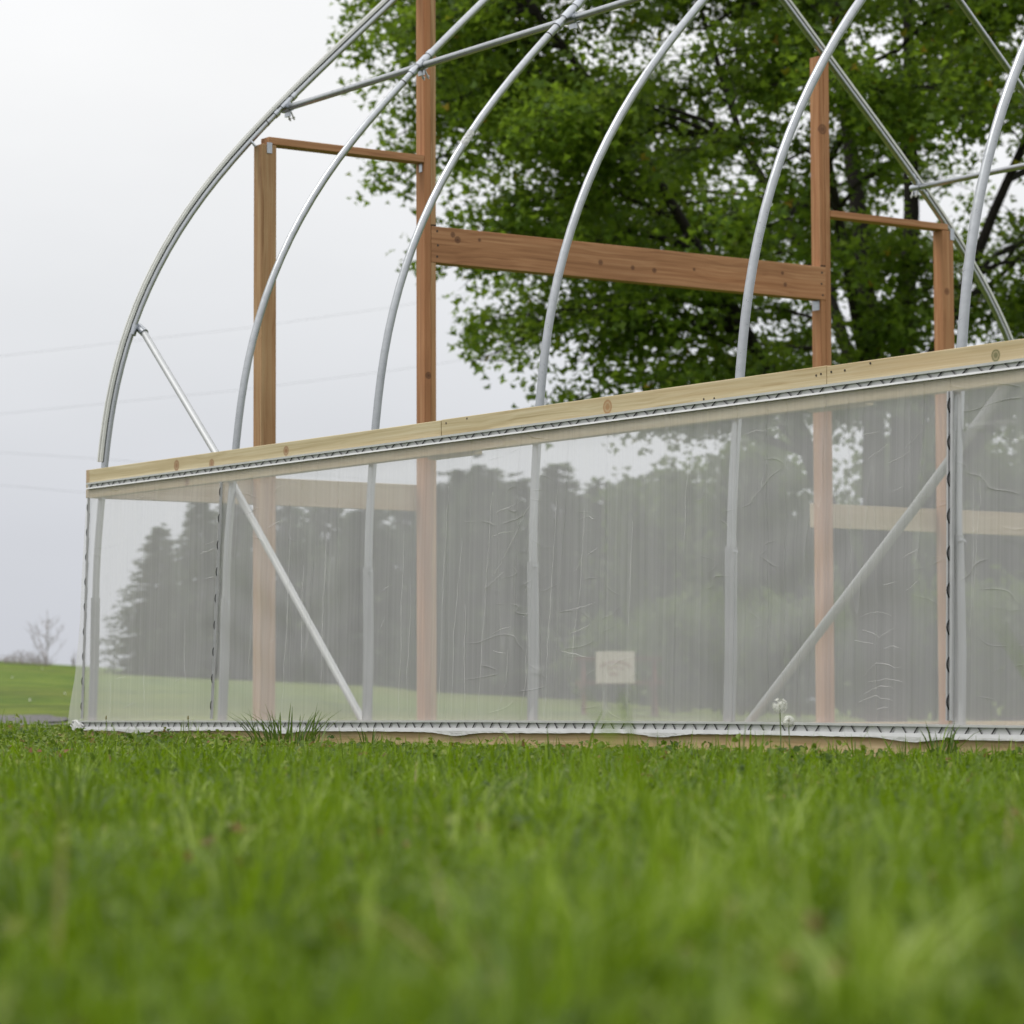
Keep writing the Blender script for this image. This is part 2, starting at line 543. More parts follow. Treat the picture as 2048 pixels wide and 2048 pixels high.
# gravel drive beyond the far left corner: a thin sheet that follows the land
gv, gf = [], []
ND, NS = 24, 18
for i in range(ND):
    for j in range(NS):
        d = 15.5 + 11.5 * i / (ND - 1)
        s0, s1 = -14.0, -0.148 * d + 0.12 * math.sin(d * 1.3)
        s = s0 + (s1 - s0) * j / (NS - 1)
        xy = CAM[:2] + d * FH[:2] + s * RH[:2]
        gv.append((xy[0], xy[1], float(ground_z(xy)) + 0.012 + 0.006 * math.sin(7 * d + 3 * s)))
for i in range(ND - 1):
    for j in range(NS - 1):
        gf.append((i * NS + j, i * NS + j + 1, (i + 1) * NS + j + 1, (i + 1) * NS + j))
o = MB().add(gv, gf).build('gravel_path', M['gravel'], smooth=True)
tag(o, 'grey gravel drive beyond the left end of the greenhouse', 'path', kind='structure')

# ------------------------------------------------------------------ the greenhouse
W = 6.536
HX = [-0.064, 1.181, 2.412, 3.613, 4.848, 5.996, 7.22]
LDX = [-0.020, -0.033, 0.018, 0.018, -0.014, 0.024, 0.0]      # how far each leg strays along the wall at its foot
HE = [0.007, 0.028, -0.001, -0.004, -0.004, -0.004, 0.0]
ZK = np.array([0, .35, .8, 1.2, 1.7, 2.2, 2.7, 3.2, 3.7, 4.3])
YK = np.array([0.0, 0.022, 0.024, 0.049, 0.115, 0.28, 0.584, 1.032, 1.552, 2.191])


def nspline(xk, yk, x):
    n = len(xk)
    h = np.diff(xk)
    A = np.zeros((n, n))
    b = np.zeros(n)
    A[0, 0] = A[-1, -1] = 1
    for i in range(1, n - 1):
        A[i, i - 1], A[i, i], A[i, i + 1] = h[i - 1], 2 * (h[i - 1] + h[i]), h[i]
        b[i] = 6 * ((yk[i + 1] - yk[i]) / h[i] - (yk[i] - yk[i - 1]) / h[i - 1])
    m = np.linalg.solve(A, b)
    i = np.clip(np.searchsorted(xk, x) - 1, 0, n - 2)
    t = x - xk[i]
    hh = h[i]
    return m[i] * (hh - t) ** 3 / (6 * hh) + m[i + 1] * t ** 3 / (6 * hh) + (yk[i] / hh - m[i] * hh / 6) * (hh - t) + (yk[i + 1] / hh - m[i + 1] * hh / 6) * t


def hoop_half(z0, z1, n):
    zs = np.linspace(z0, z1, n)
    return [(float(y), float(z)) for y, z in zip(nspline(ZK, YK, zs), zs)]


def arch():
    """whole arch, near leg to far leg, as (y, z)"""
    a = hoop_half(-0.1 + 0.1, 4.2, 44)
    ya, za = a[-1]
    yt = W / 2 - 0.36
    sl = 0.92
    apex = [(ya + (yt - ya) * t, za + sl * (yt - ya) * t) for t in (0.25, 0.5, 0.75, 1.0)]
    zt = apex[-1][1]
    apex += [(yt + q, zt + sl * (q - q * q / 0.72)) for q in (0.09, 0.18, 0.27, 0.36)]
    half = a + [p for p in apex if p[0] > ya]
    half = sorted(half, key=lambda p: p[0] if p[1] > 1.7 else p[1] * 0.01 - 1)
    return half + [(W - y, z) for (y, z) in reversed(half[:-1])]


ARCH = arch()
GH = empty('greenhouse', (0, 0, 0))
tag(GH, 'half built arched greenhouse with steel hoops, timber end frame and milky plastic skirt', 'greenhouse')

Z_SEAM = 3.262


def rotx_path(k, pts):
    return [(HX[k] + LDX[k] * max(0.0, 1 - max(z, 0) / 1.25), y + (HE[k] if y < W / 2 else -HE[k]), z) for (y, z) in pts]


for k in range(7):
    mb = MB()
    low = [p for p in ARCH if p[1] <= Z_SEAM]
    lowL = [p for p in low if p[0] < W / 2]
    lowR = [p for p in low if p[0] > W / 2]
    up = [p for p in ARCH if p[1] > Z_SEAM - 0.12]
    mb.tube(rotx_path(k, lowL), 0.0172, 16)
    mb.tube(rotx_path(k, lowR), 0.0172, 16)
    mb.tube(rotx_path(k, up), 0.0182, 16)
    hoop = mb.build('hoop', M['galv'], GH, smooth=True)
    if k == 0:
        hoop['label'] = 'end hoop carrying a grey lock channel'
    ys = nspline(ZK, YK, np.array([Z_SEAM - 0.122, Z_SEAM - 0.119]))
    MB().tube([(HX[k], float(ys[0]) + HE[k], Z_SEAM - 0.122), (HX[k], float(ys[1]) + HE[k], Z_SEAM - 0.119)], 0.0185, 16).build('joint_ring', M['seam'], hoop)
    if k == 2:                                          # a worn paper sticker wrapped on this hoop
        zz = np.linspace(2.60, 2.665, 4)
        MB().tube([(HX[k], float(q) + HE[k], float(z)) for q, z in zip(nspline(ZK, YK, zz), zz)], 0.0177, 16).build('sticker', M['sticker'], hoop, smooth=True)
    # ground posts with their bolts
    for side in (0, 1):
        y0 = HE[k] if side == 0 else W - HE[k]
        top = (0.705, 0.665, 0.755, 0.73, 0.735, 0.72, 0.72)[k]
        yy = nspline(ZK, YK, np.array([0.0, 0.35, top]))
        sg = 1 if side == 0 else -1
        lx = lambda z: HX[k] + LDX[k] * max(0.0, 1 - max(z, 0) / 1.25)
        gp = MB().tube([(lx(0) - 0.003, y0 + sg * float(yy[0]), -0.25), (lx(.35) - 0.003, y0 + sg * float(yy[1]), 0.35), (lx(top) - 0.003, y0 + sg * float(yy[2]), top)], 0.0222, 16)
        g = gp.build('ground_post', M['galv_post'], GH, smooth=True)
        zb = top - 0.02
        yb = y0 + sg * float(yy[2])
        xb_ = lx(zb)
        b = MB().tube([(xb_ + 0.012, yb - 0.010, zb), (xb_ + 0.045, yb - 0.010, zb)], 0.0045, 8)
        b.tube([(xb_ + 0.026, yb - 0.010, zb), (xb_ + 0.033, yb - 0.010, zb)], 0.009, 6)
        b.build('bolt', M['bracket'], g)

# purlins, with splice collars
PZ, PY = 3.232, 1.102
for side in (0, 1):
    y = PY if side == 0 else W - PY
    mb = MB().tube([(HX[0] - 0.01, y, PZ), (3.0, y, PZ), (7.4, y, PZ)], 0.0172, 14)
    for xs in (0.48, 3.05, 5.6):
        mb.tube([(xs, y, PZ), (xs + 0.03, y, PZ)], 0.0185, 14)
    mb.build('purlin', M['galv'], GH, smooth=True)
    for k in range(7):
        sg = 1 if side == 0 else -1
        c = MB()
        e = HE[k] if side == 0 else -HE[k]
        for zc, wd in ((PZ - 0.035, 0.02), (PZ + 0.065, 0.02), (PZ + 0.02, 0.05)):
            ya = nspline(ZK, YK, np.array([zc - wd / 2, zc + wd / 2]))
            pa = [(HX[k], (float(q) if side == 0 else W - float(q)) + e, zz) for q, zz in zip(ya, (zc - wd / 2, zc + wd / 2))]
            c.tube(pa, 0.0215, 14)
        c.tube([(HX[k] - 0.04, y, PZ), (HX[k] + 0.04, y, PZ)], 0.0215, 12)
        c.box(HX[k] - 0.022, HX[k] + 0.022, y + sg * 0.005 - 0.006, y + sg * 0.005 + 0.006, PZ - 0.045, PZ + 0.03)
        cl = c.build('clamp', M['bracket'], GH, smooth=True)
        bo = MB()
        for dx in (-0.018, 0.02):
            bo.tube([(HX[k] + dx, y + sg * 0.012, PZ - 0.02), (HX[k] + dx + 0.006, y + sg * 0.03, PZ - 0.062)], 0.0045, 7)
            bo.tube([(HX[k] + dx + 0.004, y + sg * 0.024, PZ - 0.047), (HX[k] + dx + 0.005, y + sg * 0.027, PZ - 0.054)], 0.0085, 6)
        bo.build('bolt', M['galv_dark'], cl)

# lock channel bent over the end hoop, on its outer side
path = [(HX[0], y + (HE[0] if y < W / 2 else -HE[0]), z) for (y, z) in ARCH]
path = [p for p in path if p[2] > 1.36]
cen = Vector((HX[0], W / 2, 2.0))
prof = [(0.0215, -0.017), (0.035, -0.017), (0.035, -0.010), (0.026, -0.010), (0.026, 0.010), (0.035, 0.010), (0.035, 0.017), (0.0215, 0.017)]
P0 = Vector(path[0])
MB().sweep(path, prof, nrm=(0, -1, 0.05)).build('lock_channel', M['chan'], GH)

# wind braces
brace = MB()
brace.tube([(HX[0] + 0.02, 0.262, 2.032), (0.96, 0.11, 1.347), (2.36, 0.045, 0.09)], 0.0172, 14)
bl = brace.build('brace', M['galv_matt'], GH, smooth=True)
ft = MB().tube([(HX[0] - 0.012, 0.255, 2.05), (HX[0] + 0.06, 0.255, 2.01)], 0.021, 10)
ft.tube([(HX[0], 0.215, 2.005), (HX[0], 0.228, 2.055)], 0.0215, 14)
ft.build('clamp', M['bracket'], bl, smooth=True)
br = MB().tube([(4.88, 0.045, 0.09), (5.74, 0.06, 0.81), (6.188, 0.07, 1.198), (7.23, 0.26, 2.04)], 0.0172, 14)
br.build('brace', M['galv_matt'], GH, smooth=True)

# timber end wall
def board(name, b, mat, bevel=0.003, parent=GH):
    return MB().box(*b).build(name, M[mat], parent, bevel=bevel)


XB = -0.080
p1 = board('door_post', (XB, 0.0, 0.916, 1.003, -0.1, 3.020), 'red_z2')
p1['label'] = 'short greenish brown post at the left of the end wall'
p2 = board('door_post', (XB, 0.0, 1.902, 1.9425, -0.1, 3.985), 'red_z')
p2['label'] = 'tall double post on the left side of the doorway'
board('door_post', (XB, -0.001, 1.9435, 1.976, -0.1, 4.02), 'red_z2')
p3 = board('door_post', (XB, -0.0015, 4.627, 4.6645, -0.1, 3.915), 'red_z')
board('door_post', (XB, 0.0, 4.6655, 4.7035, -0.1, 3.905), 'red_z')
p3['label'] = 'tall double post on the right side of the doorway'
p4 = board('door_post', (XB, 0.0, 5.577, 5.666, -0.1, 2.984), 'red_z')
p4['label'] = 'short post at the right of the end wall'
hd = board('header', (-0.040, 0.002, 1.9445, 4.6645, 2.498, 2.690), 'red_y')
hd['label'] = 'wide reddish plank spanning the doorway'
board('header', (-0.078, -0.0415, 1.978, 4.625, 2.499, 2.688), 'red_y')
g1 = board('girt', (XB, 0.001, 0.957, 1.9005, 3.022, 3.060), 'red_y')
g2 = board('girt', (XB, 0.001, 4.705, 5.626, 2.986, 3.024), 'red_y')

# small steel angles and straps on the timber
def angle(parent, y, z, sy, sz, face='y', x0=-0.06, x1=-0.012):
    mb = MB()
    if face == 'y':
        mb.box(x0, x1, y - 0.003, y - 0.0006, z - sz, z)
    else:
        mb.box(0.0006, 0.003, y, y + sy, z - sz, z)
    return mb.build('corner_bracket', M['bracket'], GH)


MB().box(0.0015, 0.004, 0.945, 0.975, 2.975, 3.03).build('corner_bracket', M['bracket'], GH)
angle(GH, 1.9015, 3.02, 0.03, 0.045, 'y', -0.045, -0.018)
mbk = MB().box(-0.072, -0.010, 4.6235, 4.626, 2.44, 2.496)
for hz in (2.455, 2.475):
    mbk.box(-0.06, -0.05, 4.6215, 4.6234, hz, hz + 0.008).box(-0.034, -0.024, 4.6215, 4.6234, hz, hz + 0.008)
mbk.build('corner_bracket', M['bracket'], GH)
MB().box(0.0006, 0.003, 5.64, 5.672, 2.93, 3.0).build('corner_bracket', M['bracket'], GH)
# hoop clips that tie the posts to the end hoop
for (y, z, yb, zb2) in ((0.905, 3.03, 0.885, 3.035), (4.68, 3.92, 4.745, 3.95)):
    MB().tube([(HX[0] + 0.02, y, z - 0.02), (HX[0] + 0.015, yb, zb2), (HX[0] - 0.006, yb - 0.012 if y < 3 else yb + 0.012, zb2 + 0.012)], 0.0065, 8).build('clamp', M['bracket'], GH, smooth=True)
# dark nail heads, and dark boxes standing for shade in the open header joints
for (y, z) in ((1.98, 2.665), (1.985, 2.59), (1.98, 2.53), (4.635, 2.655), (4.632, 2.59), (4.64, 2.525)):
    MB().tube([(0.0015, y, z), (0.0032, y, z)], 0.0065, 8).build('nail_head', M['nail'], hd)
for (a, b) in ((1.9445, 1.975), (4.628, 4.664)):
    MB().box(-0.03, 0.0012, a, b, 2.691, 2.6985).build('joint_shade', M['seam'], hd)

# end wall hip boards, on the outside of the posts, either side of the doorway
board('hip_board', (-0.118, XB - 0.001, -0.004, 1.975, 1.193, 1.331), 'pale_y')
board('hip_board', (-0.118, XB - 0.001, 4.63, W + 0.03, 1.193, 1.331), 'pale_y')
board('baseboard', (-0.118, XB - 0.001, -0.03, 1.975, -0.06, 0.075), 'base_x')
board('baseboard', (-0.118, XB - 0.001, 4.63, W + 0.03, -0.06, 0.075), 'base_x')

# side hip boards: three lengths butted end to end
for i, (a, b) in enumerate(((-0.079, 3.0125), (3.0155, 5.3925), (5.3955, 7.6))):
    hb = board('hip_board', (a, b, -0.006 + (0.0, 0.0012, 0.0004)[i], 0.030, 1.190 + (0, -.001, 0)[i], 1.330 + (0, .002, -.001)[i]), 'pale_x')
    if i == 1:
        for (x, z) in ((3.05, 1.315), (3.2, 1.322), (5.34, 1.302), (5.365, 1.305), (4.78, 1.27), (4.72, 1.272)):
            MB().tube([(x, -0.0045, z), (x, -0.0062, z)], 0.004, 8).build('nail_head', M['nail'], hb)
    if i == 2:
        for (x, z) in ((5.42, 1.307), (5.49, 1.306), (5.62, 1.318)):
            MB().tube([(x, -0.005, z), (x, -0.0075, z)], 0.004, 8).build('nail_head', M['nail'], hb)
board('splice_block', (2.86, 3.20, 0.031, 0.069, 1.180, 1.32), 'pale_x')
board('splice_block', (5.25, 5.55, 0.031, 0.069, 1.184, 1.32), 'pale_x')
board('hip_board', (-0.079, 7.6, W - 0.03, W + 0.008, 1.19, 1.33), 'pale_x')

# baseboards, very slightly bowed over the uneven ground
BX = [-0.3, -0.1, 2.4, 3.35, 4.95, 6.4, 7.7]
BZ = [0.1095, 0.1095, 0.1135, 0.1160, 0.1135, 0.1035, 0.0980]


def base_z(x):
    return float(np.interp(x, BX, BZ))


for (a, b) in ((-0.079, 3.60), (3.603, 7.65)):
    xs = np.linspace(a, b, 14)
    MB().sweep([(x, 0, base_z(x)) for x in xs], [(-0.004, 0.034), (-0.004, -0.004), (-0.15, -0.004), (-0.15, 0.034)], nrm=(0, 0, 1)).build('baseboard', M['base_x'], GH, bevel=0.003)
board('baseboard', (-0.079, 7.65, W - 0.03, W + 0.008, -0.05, 0.10), 'base_x')


# lock channels with the black spring wire in them
def channel_profile(h, low=0.34):
    # a = height, b = towards +y when travelling along +x with nrm +z  (t x N = x cross z = -y)
    lip = 0.0085
    lo = low * h
    return [(0.0, 0.0), (0.0, 0.0120), (lo, 0.0100), (lo, 0.0085), (0.002, 0.0095), (0.002, 0.002),
            (h - 0.002, 0.002), (h - 0.002, 0.0095), (h - lip, 0.0095), (h - lip, 0.0115), (h, 0.0125), (h, 0.0)]


def wiggle(x0, x1, zf, h, y, period, amp, rad=0.0022):
    pts = []
    x = x0
    k = 0
    while x < x1:
        p = period * (1 + 0.06 * math.sin(k * 2.3) + 0.05 * math.sin(k * 5.1))
        z = zf(x)
        lo, hi = z + h * 0.5 - amp, z + h * 0.5 + amp
        pts += [(x, y, lo), (x + p * 0.10, y, lo), (x + p * 0.36, y, hi), (x + p * 0.64, y, hi), (x + p * 0.90, y, lo)]
        x += p
        k += 1
    return [q for q in pts if q[0] < x1]


HH = 0.031
zf = lambda x: 1.2335
mb = MB().sweep([(-0.085, -0.0085, zf(0)), (3.6, -0.0085, zf(0))], channel_profile(HH, 0.22), nrm=(0, 0, 1))
mb.sweep([(3.602, -0.0085, zf(0)), (7.6, -0.0085, zf(0))], channel_profile(HH, 0.22), nrm=(0, 0, 1))
ch = mb.build('lock_channel', M['alu'], GH)
wp = wiggle(-0.07, 7.5, zf, HH, -0.0150, 0.118, 0.0115)
MB().sweep(wp, [(0.0022 * math.cos(a), 0.0022 * math.sin(a)) for a in np.linspace(0, 2 * math.pi, 7)[:-1]], nrm=(0, 1, 0)).build('wiggle_wire', M['wire'], ch)
HB = 0.045
zfb = lambda x: base_z(x) - HB - 0.0005
xs = np.linspace(-0.16, 7.65, 30)
ch2 = MB().sweep([(x, -0.0385, zfb(x)) for x in xs], channel_profile(HB), nrm=(0, 0, 1)).build('lock_channel', M['alu'], GH)
wp = wiggle(-0.14, 7.6, zfb, HB, -0.0450, 0.122, 0.0185)
MB().sweep(wp, [(0.0022 * math.cos(a), 0.0022 * math.sin(a)) for a in np.linspace(0, 2 * math.pi, 7)[:-1]], nrm=(0, 1, 0)).build('wiggle_wire', M['wire'], ch2)

# upright lock channels that clamp the film to three of the hoops
for (xb, xt, ext) in ((-0.066, -0.055, 0.30), (1.204, 1.246, 0.36), (6.026, 6.024, 0.9)):
    wdt = 0.030 * ext
    yz = lambda z: -0.0400 + 0.0245 * (z - 0.12) / 1.07
    xz = lambda z: xb + (xt - xb) * (z - 0.12) / 1.07
    pts = [(xz(z), yz(z), z) for z in np.linspace(0.118, 1.188, 8)]
    pr = [(-wdt / 2, 0), (-wdt / 2, 0.009), (-wdt / 2 + 0.25 * wdt, 0.008), (-wdt / 2 + 0.25 * wdt, 0.002), (wdt / 2 - 0.4 * wdt, 0.002), (wdt / 2 - 0.4 * wdt, 0.008), (wdt / 2 - 0.2 * wdt, 0.0095), (wdt / 2, 0.008), (wdt / 2, 0)]
    # travelling up +z with nrm +x: t x N = +y ; flip sign so the mouth faces -y
    pr = [(a, -b) for (a, b) in pr]
    c3 = MB().sweep(pts, pr, nrm=(1, 0, 0)).build('lock_channel', M['alu_dull'], GH)
    seg = []
    zz = 0.15
    while zz < 1.14:                                   # one wire: it bows out of the mouth, then dives under the lip
        for t in np.linspace(0, 1, 7):
            bow = math.sin(math.pi * t)
            seg.append((xz(zz) - wdt * 0.10 - 0.0035 * ext * bow, yz(zz) + 0.002 - 0.0125 * bow ** 0.6, zz + 0.056 * t))
        zz += 0.1205
    wv = MB().tube(seg, 0.0027 if ext > 0.8 else 0.0020, 7)
    wv.build('wiggle_wire', M['wire'], c3)


# the milky film skirt
def film():
    nx, nz = 420, 40
    V = np.zeros((nz, nx, 3))
    zt, zb = 1.236, 0.110
    for j in range(nz):
        v = j / (nz - 1)
        for i in range(nx):
            u = i / (nx - 1)
            flare = (1 - v) ** 3 * 0.07 + 0.018 * math.sin(v * 9 + 1) * (1 - v) + 0.05 * (1 - v)
            x0 = -0.098 - flare
            x = x0 + (7.55 - x0) * u
            z = base_z(x) - 0.015 + (zt - base_z(x) + 0.015) * v
            amp = math.sin(math.pi * min(1, max(0, v)))
            y = -0.036 + 0.026 * v
            y += -0.006 * math.sin(x * 9.0 + 1.3 * math.sin(z * 3.1)) * amp * 0.5
            y += 0.0032 * math.sin(x * 31 + 2.0 * math.sin(z * 2.3 + x)) * amp
            y += 0.0022 * math.sin(x * 67 + 3.0 * math.sin(z * 1.9)) * (0.25 + 0.75 * (1 - v)) * amp
            y += 0.003 * math.sin(z * 23 + 3 * math.sin(x * 4.1)) * amp * max(0.0, math.sin(x * 1.7 - 1.2))
            if v > 0.93:
                y = -0.0095 - 0.0012 * math.sin(x * 13)
            V[j, i] = (x, y, z)
    F = [(j * nx + i, j * nx + i + 1, (j + 1) * nx + i + 1, (j + 1) * nx + i) for j in range(nz - 1) for i in range(nx - 1)]
    mb = MB()
    mb.add(V.reshape(-1, 3), F)
    # pinched folds: narrow doubled ridges standing a little proud of the sheet
    def on_film(u, v):
        d = FW + RT * (u - 1024) / F_PX - UP * (v - 1024) / F_PX
        k = (-0.030 - CAM[1]) / d[1]
        p = CAM + d * k
        return p[0], p[2]

    def fold(pts, wd):
        P = [np.array(on_film(u, v)) for u, v in pts]
        fine = []
        for a, b in zip(P[:-1], P[1:]):
            L = np.linalg.norm(b - a)
            nseg = max(3, int(L / 0.03))
            for t in np.linspace(0, 1, nseg, endpoint=False):
                fine.append(a + (b - a) * t)
        fine.append(P[-1])
        N_ = len(fine)
        w1 = 0.0
        rows = []
        for i, p in enumerate(fine):
            w1 = 0.75 * w1 + random.gauss(0, 0.0026)
            t = (fine[min(i + 1, N_ - 1)] - fine[max(i - 1, 0)])
            t = t / (np.linalg.norm(t) + 1e-9)
            nn = np.array([-t[1], t[0]])
            e = wd * (0.35 + 0.65 * math.sin(math.pi * min(1, max(0.03, i / (N_ - 1)))) ** 0.5) * random.uniform(0.6, 1.25)
            c = p + nn * w1
            vv = (c[1] - 0.1) / 1.13
            yb_ = -0.038 + 0.026 * vv - 0.0035
            if not (0.105 < c[1] < 1.19):
                continue
            rows.append(((c[0] - nn[0] * e, yb_, c[1] - nn[1] * e), (c[0], yb_ - e * 0.9, c[1]), (c[0] + nn[0] * e, yb_, c[1] + nn[1] * e)))
        if len(rows) < 2:
            return
        vs = [q for r_ in rows for q in r_]
        fs = []
        for i in range(len(rows) - 1):
            a = i * 3
            fs += [(a, a + 3, a + 4, a + 1), (a + 1, a + 4, a + 5, a + 2)]
        mb.add(vs, fs)

    def px(pts, ox, oy, sc):
        return [(ox + x * sc, oy + y * sc) for x, y in pts]

    mid = [[(165, 330), (162, 600), (158, 905)], [(190, 480), (185, 905)], [(300, 190), (290, 500), (283, 905)], [(345, 350), (325, 640), (322, 900)], [(360, 560), (362, 900)], [(437, 210), (420, 560), (410, 900)],
           [(560, 250), (490, 380), (445, 470)], [(495, 700), (490, 800), (465, 915)], [(555, 640), (553, 780), (535, 915)], [(640, 180), (625, 560), (610, 910)], [(725, 260), (718, 500), (700, 700), (685, 800)],
           [(450, 270), (510, 240)], [(445, 655), (505, 628)], [(450, 705), (490, 710)], [(440, 350), (505, 322)], [(675, 580), (765, 555)], [(690, 650), (760, 618)], [(735, 285), (760, 290)], [(740, 410), (770, 390)],
           [(700, 455), (725, 410)], [(660, 705), (740, 730)], [(450, 480), (480, 455)], [(545, 530), (556, 505)], [(540, 600), (556, 585)], [(880, 300), (870, 640)], [(1050, 60), (1040, 400)], [(100, 520), (130, 500)], [(95, 640), (110, 600)]]
    for i, c in enumerate(mid):
        fold(px(c, 700, 850, 0.641), 0.0017 if i < 11 else 0.0015)
    right = [[(860, 660), (920, 640), (960, 600)], [(780, 650), (830, 620), (860, 590)], [(850, 1160), (910, 1150)], [(760, 1290), (830, 1265), (890, 1275)], [(770, 1340), (840, 1370), (900, 1335)], [(740, 1390), (830, 1400)],
             [(770, 1530), (830, 1485), (930, 1490)], [(800, 1560), (870, 1540), (940, 1555)], [(780, 1600), (850, 1575), (900, 1580)], [(760, 1640), (830, 1610), (900, 1630)], [(830, 1665), (880, 1660)], [(930, 1050), (1000, 1010)],
             [(860, 1420), (900, 1405), (930, 1420)], [(930, 610), (1000, 540)], [(870, 780), (930, 760)], [(690, 560), (830, 530)], [(275, 545), (400, 520)], [(940, 1180), (1000, 1130)], [(350, 760), (360, 700)], [(1215, 760), (1208, 1350)], [(1240, 700), (1225, 1250)]]
    for c in right:
        fold(px(c, 1348, 600, 0.4916), 0.0011)
    left = [[(1540, 560), (1530, 1100), (1505, 1900)], [(1770, 700), (1755, 1700)], [(1300, 950), (1290, 1650)], [(400, 1660), (395, 1880)], [(980, 780), (1060, 740)], [(960, 830), (1050, 800)], [(1480, 620), (1380, 660)], [(430, 1640), (500, 1625)],
            [(490, 1830), (560, 1780)], [(820, 1660), (850, 1640)], [(870, 1250), (880, 1700)], [(1420, 1400), (1470, 1340)], [(520, 480), (600, 440)], [(990, 990), (1060, 985)], [(610, 1500), (620, 1880)], [(1630, 900), (1620, 1500)]]
    for c in left:
        fold(px(c, 100, 850, 0.3106), 0.0018)
    return mb.build('plastic_film', M['film'], GH, smooth=True)


fm = film()
# ragged surplus film hanging below the bottom channel, and a bunched fold at the corner
tl = MB()
x = -0.15
rows = []
while x < 7.5:
    zb = zfb(x)
    dr = -0.001 + 0.004 * max(0, math.sin(x * 2.1 + 0.6)) + 0.013 * max(0, math.sin(x * 4.7 - 0.8)) ** 6 + 0.002 * random.random()
    rows.append(((x, -0.0515, zb + 0.003), (x + 0.004 * random.uniform(-1, 1), -0.0515 - 0.002 * random.random(), zb - dr)))
    x += 0.022
vs = [p for r_ in rows for p in r_]
tl.add(vs, [(2 * i, 2 * i + 2, 2 * i + 3, 2 * i + 1) for i in range(len(rows) - 1)])
tl.build('film_tail', M['tail'], fm)
bn = MB()
for k in range(7):
    a = k * 0.03
    bn.tube([(-0.15 + a * 0.2, -0.045 - 0.004 * (k % 2), 0.108), (-0.175 + a * 0.8, -0.05, 0.085 + 0.010 * math.sin(k)), (-0.13 + a * 0.5, -0.05, 0.068)], 0.0045 + 0.0012 * (k % 3), 7)
bn.build('film_bunch', M['tail'], fm, smooth=True)


# ------------------------------------------------------------------ trees
def leaf_polys(P, Nrm, size, ang, shape='maple'):
    """P (M,3) base points, Nrm (M,3) leaf normals; returns (M,n,3)"""
    M_ = len(P)
    N = Nrm / np.linalg.norm(Nrm, axis=1, keepdims=True)
    ref = np.where(np.abs(N[:, 2:3]) < 0.9, np.array([[0, 0, 1.0]]), np.array([[1.0, 0, 0]]))
    T = np.cross(ref, N)
    T /= np.linalg.norm(T, axis=1, keepdims=True)
    B = np.cross(N, T)
    ca, sa = np.cos(ang)[:, None], np.sin(ang)[:, None]
    X = T * ca + B * sa
    Y = -T * sa + B * ca
    if shape == 'maple':
        pr = np.array([(0, 0), (.22, .16), (.52, .30), (.26, .46), (.14, .60), (0, 1.0), (-.14, .60), (-.26, .46), (-.52, .30), (-.22, .16)])
    elif shape == 'round':
        pr = np.array([(0, 0), (.36, .25), (.38, .65), (0, 1.0), (-.38, .65), (-.36, .25)])
    else:
        pr = np.array([(0, 0), (.10, .4), (0, 1.0), (-.10, .4)])
    fold = np.abs(pr[:, 0]) * 0.45 - 0.12 * pr[:, 1] ** 2
    out = P[:, None, :] + size[:, None, None] * (X[:, None, :] * pr[None, :, 0, None] + Y[:, None, :] * pr[None, :, 1, None] + N[:, None, :] * fold[None, :, None])
    return out


def bend(a, b, sag, n=6, jit=0.0):
    a, b = np.array(a, float), np.array(b, float)
    pts = []
    for t in np.linspace(0, 1, n):
        p = a + (b - a) * t
        p[2] += sag * math.sin(math.pi * t)
        if 0 < t < 1:
            p += rng.normal(0, jit, 3)
        pts.append(p)
    return pts


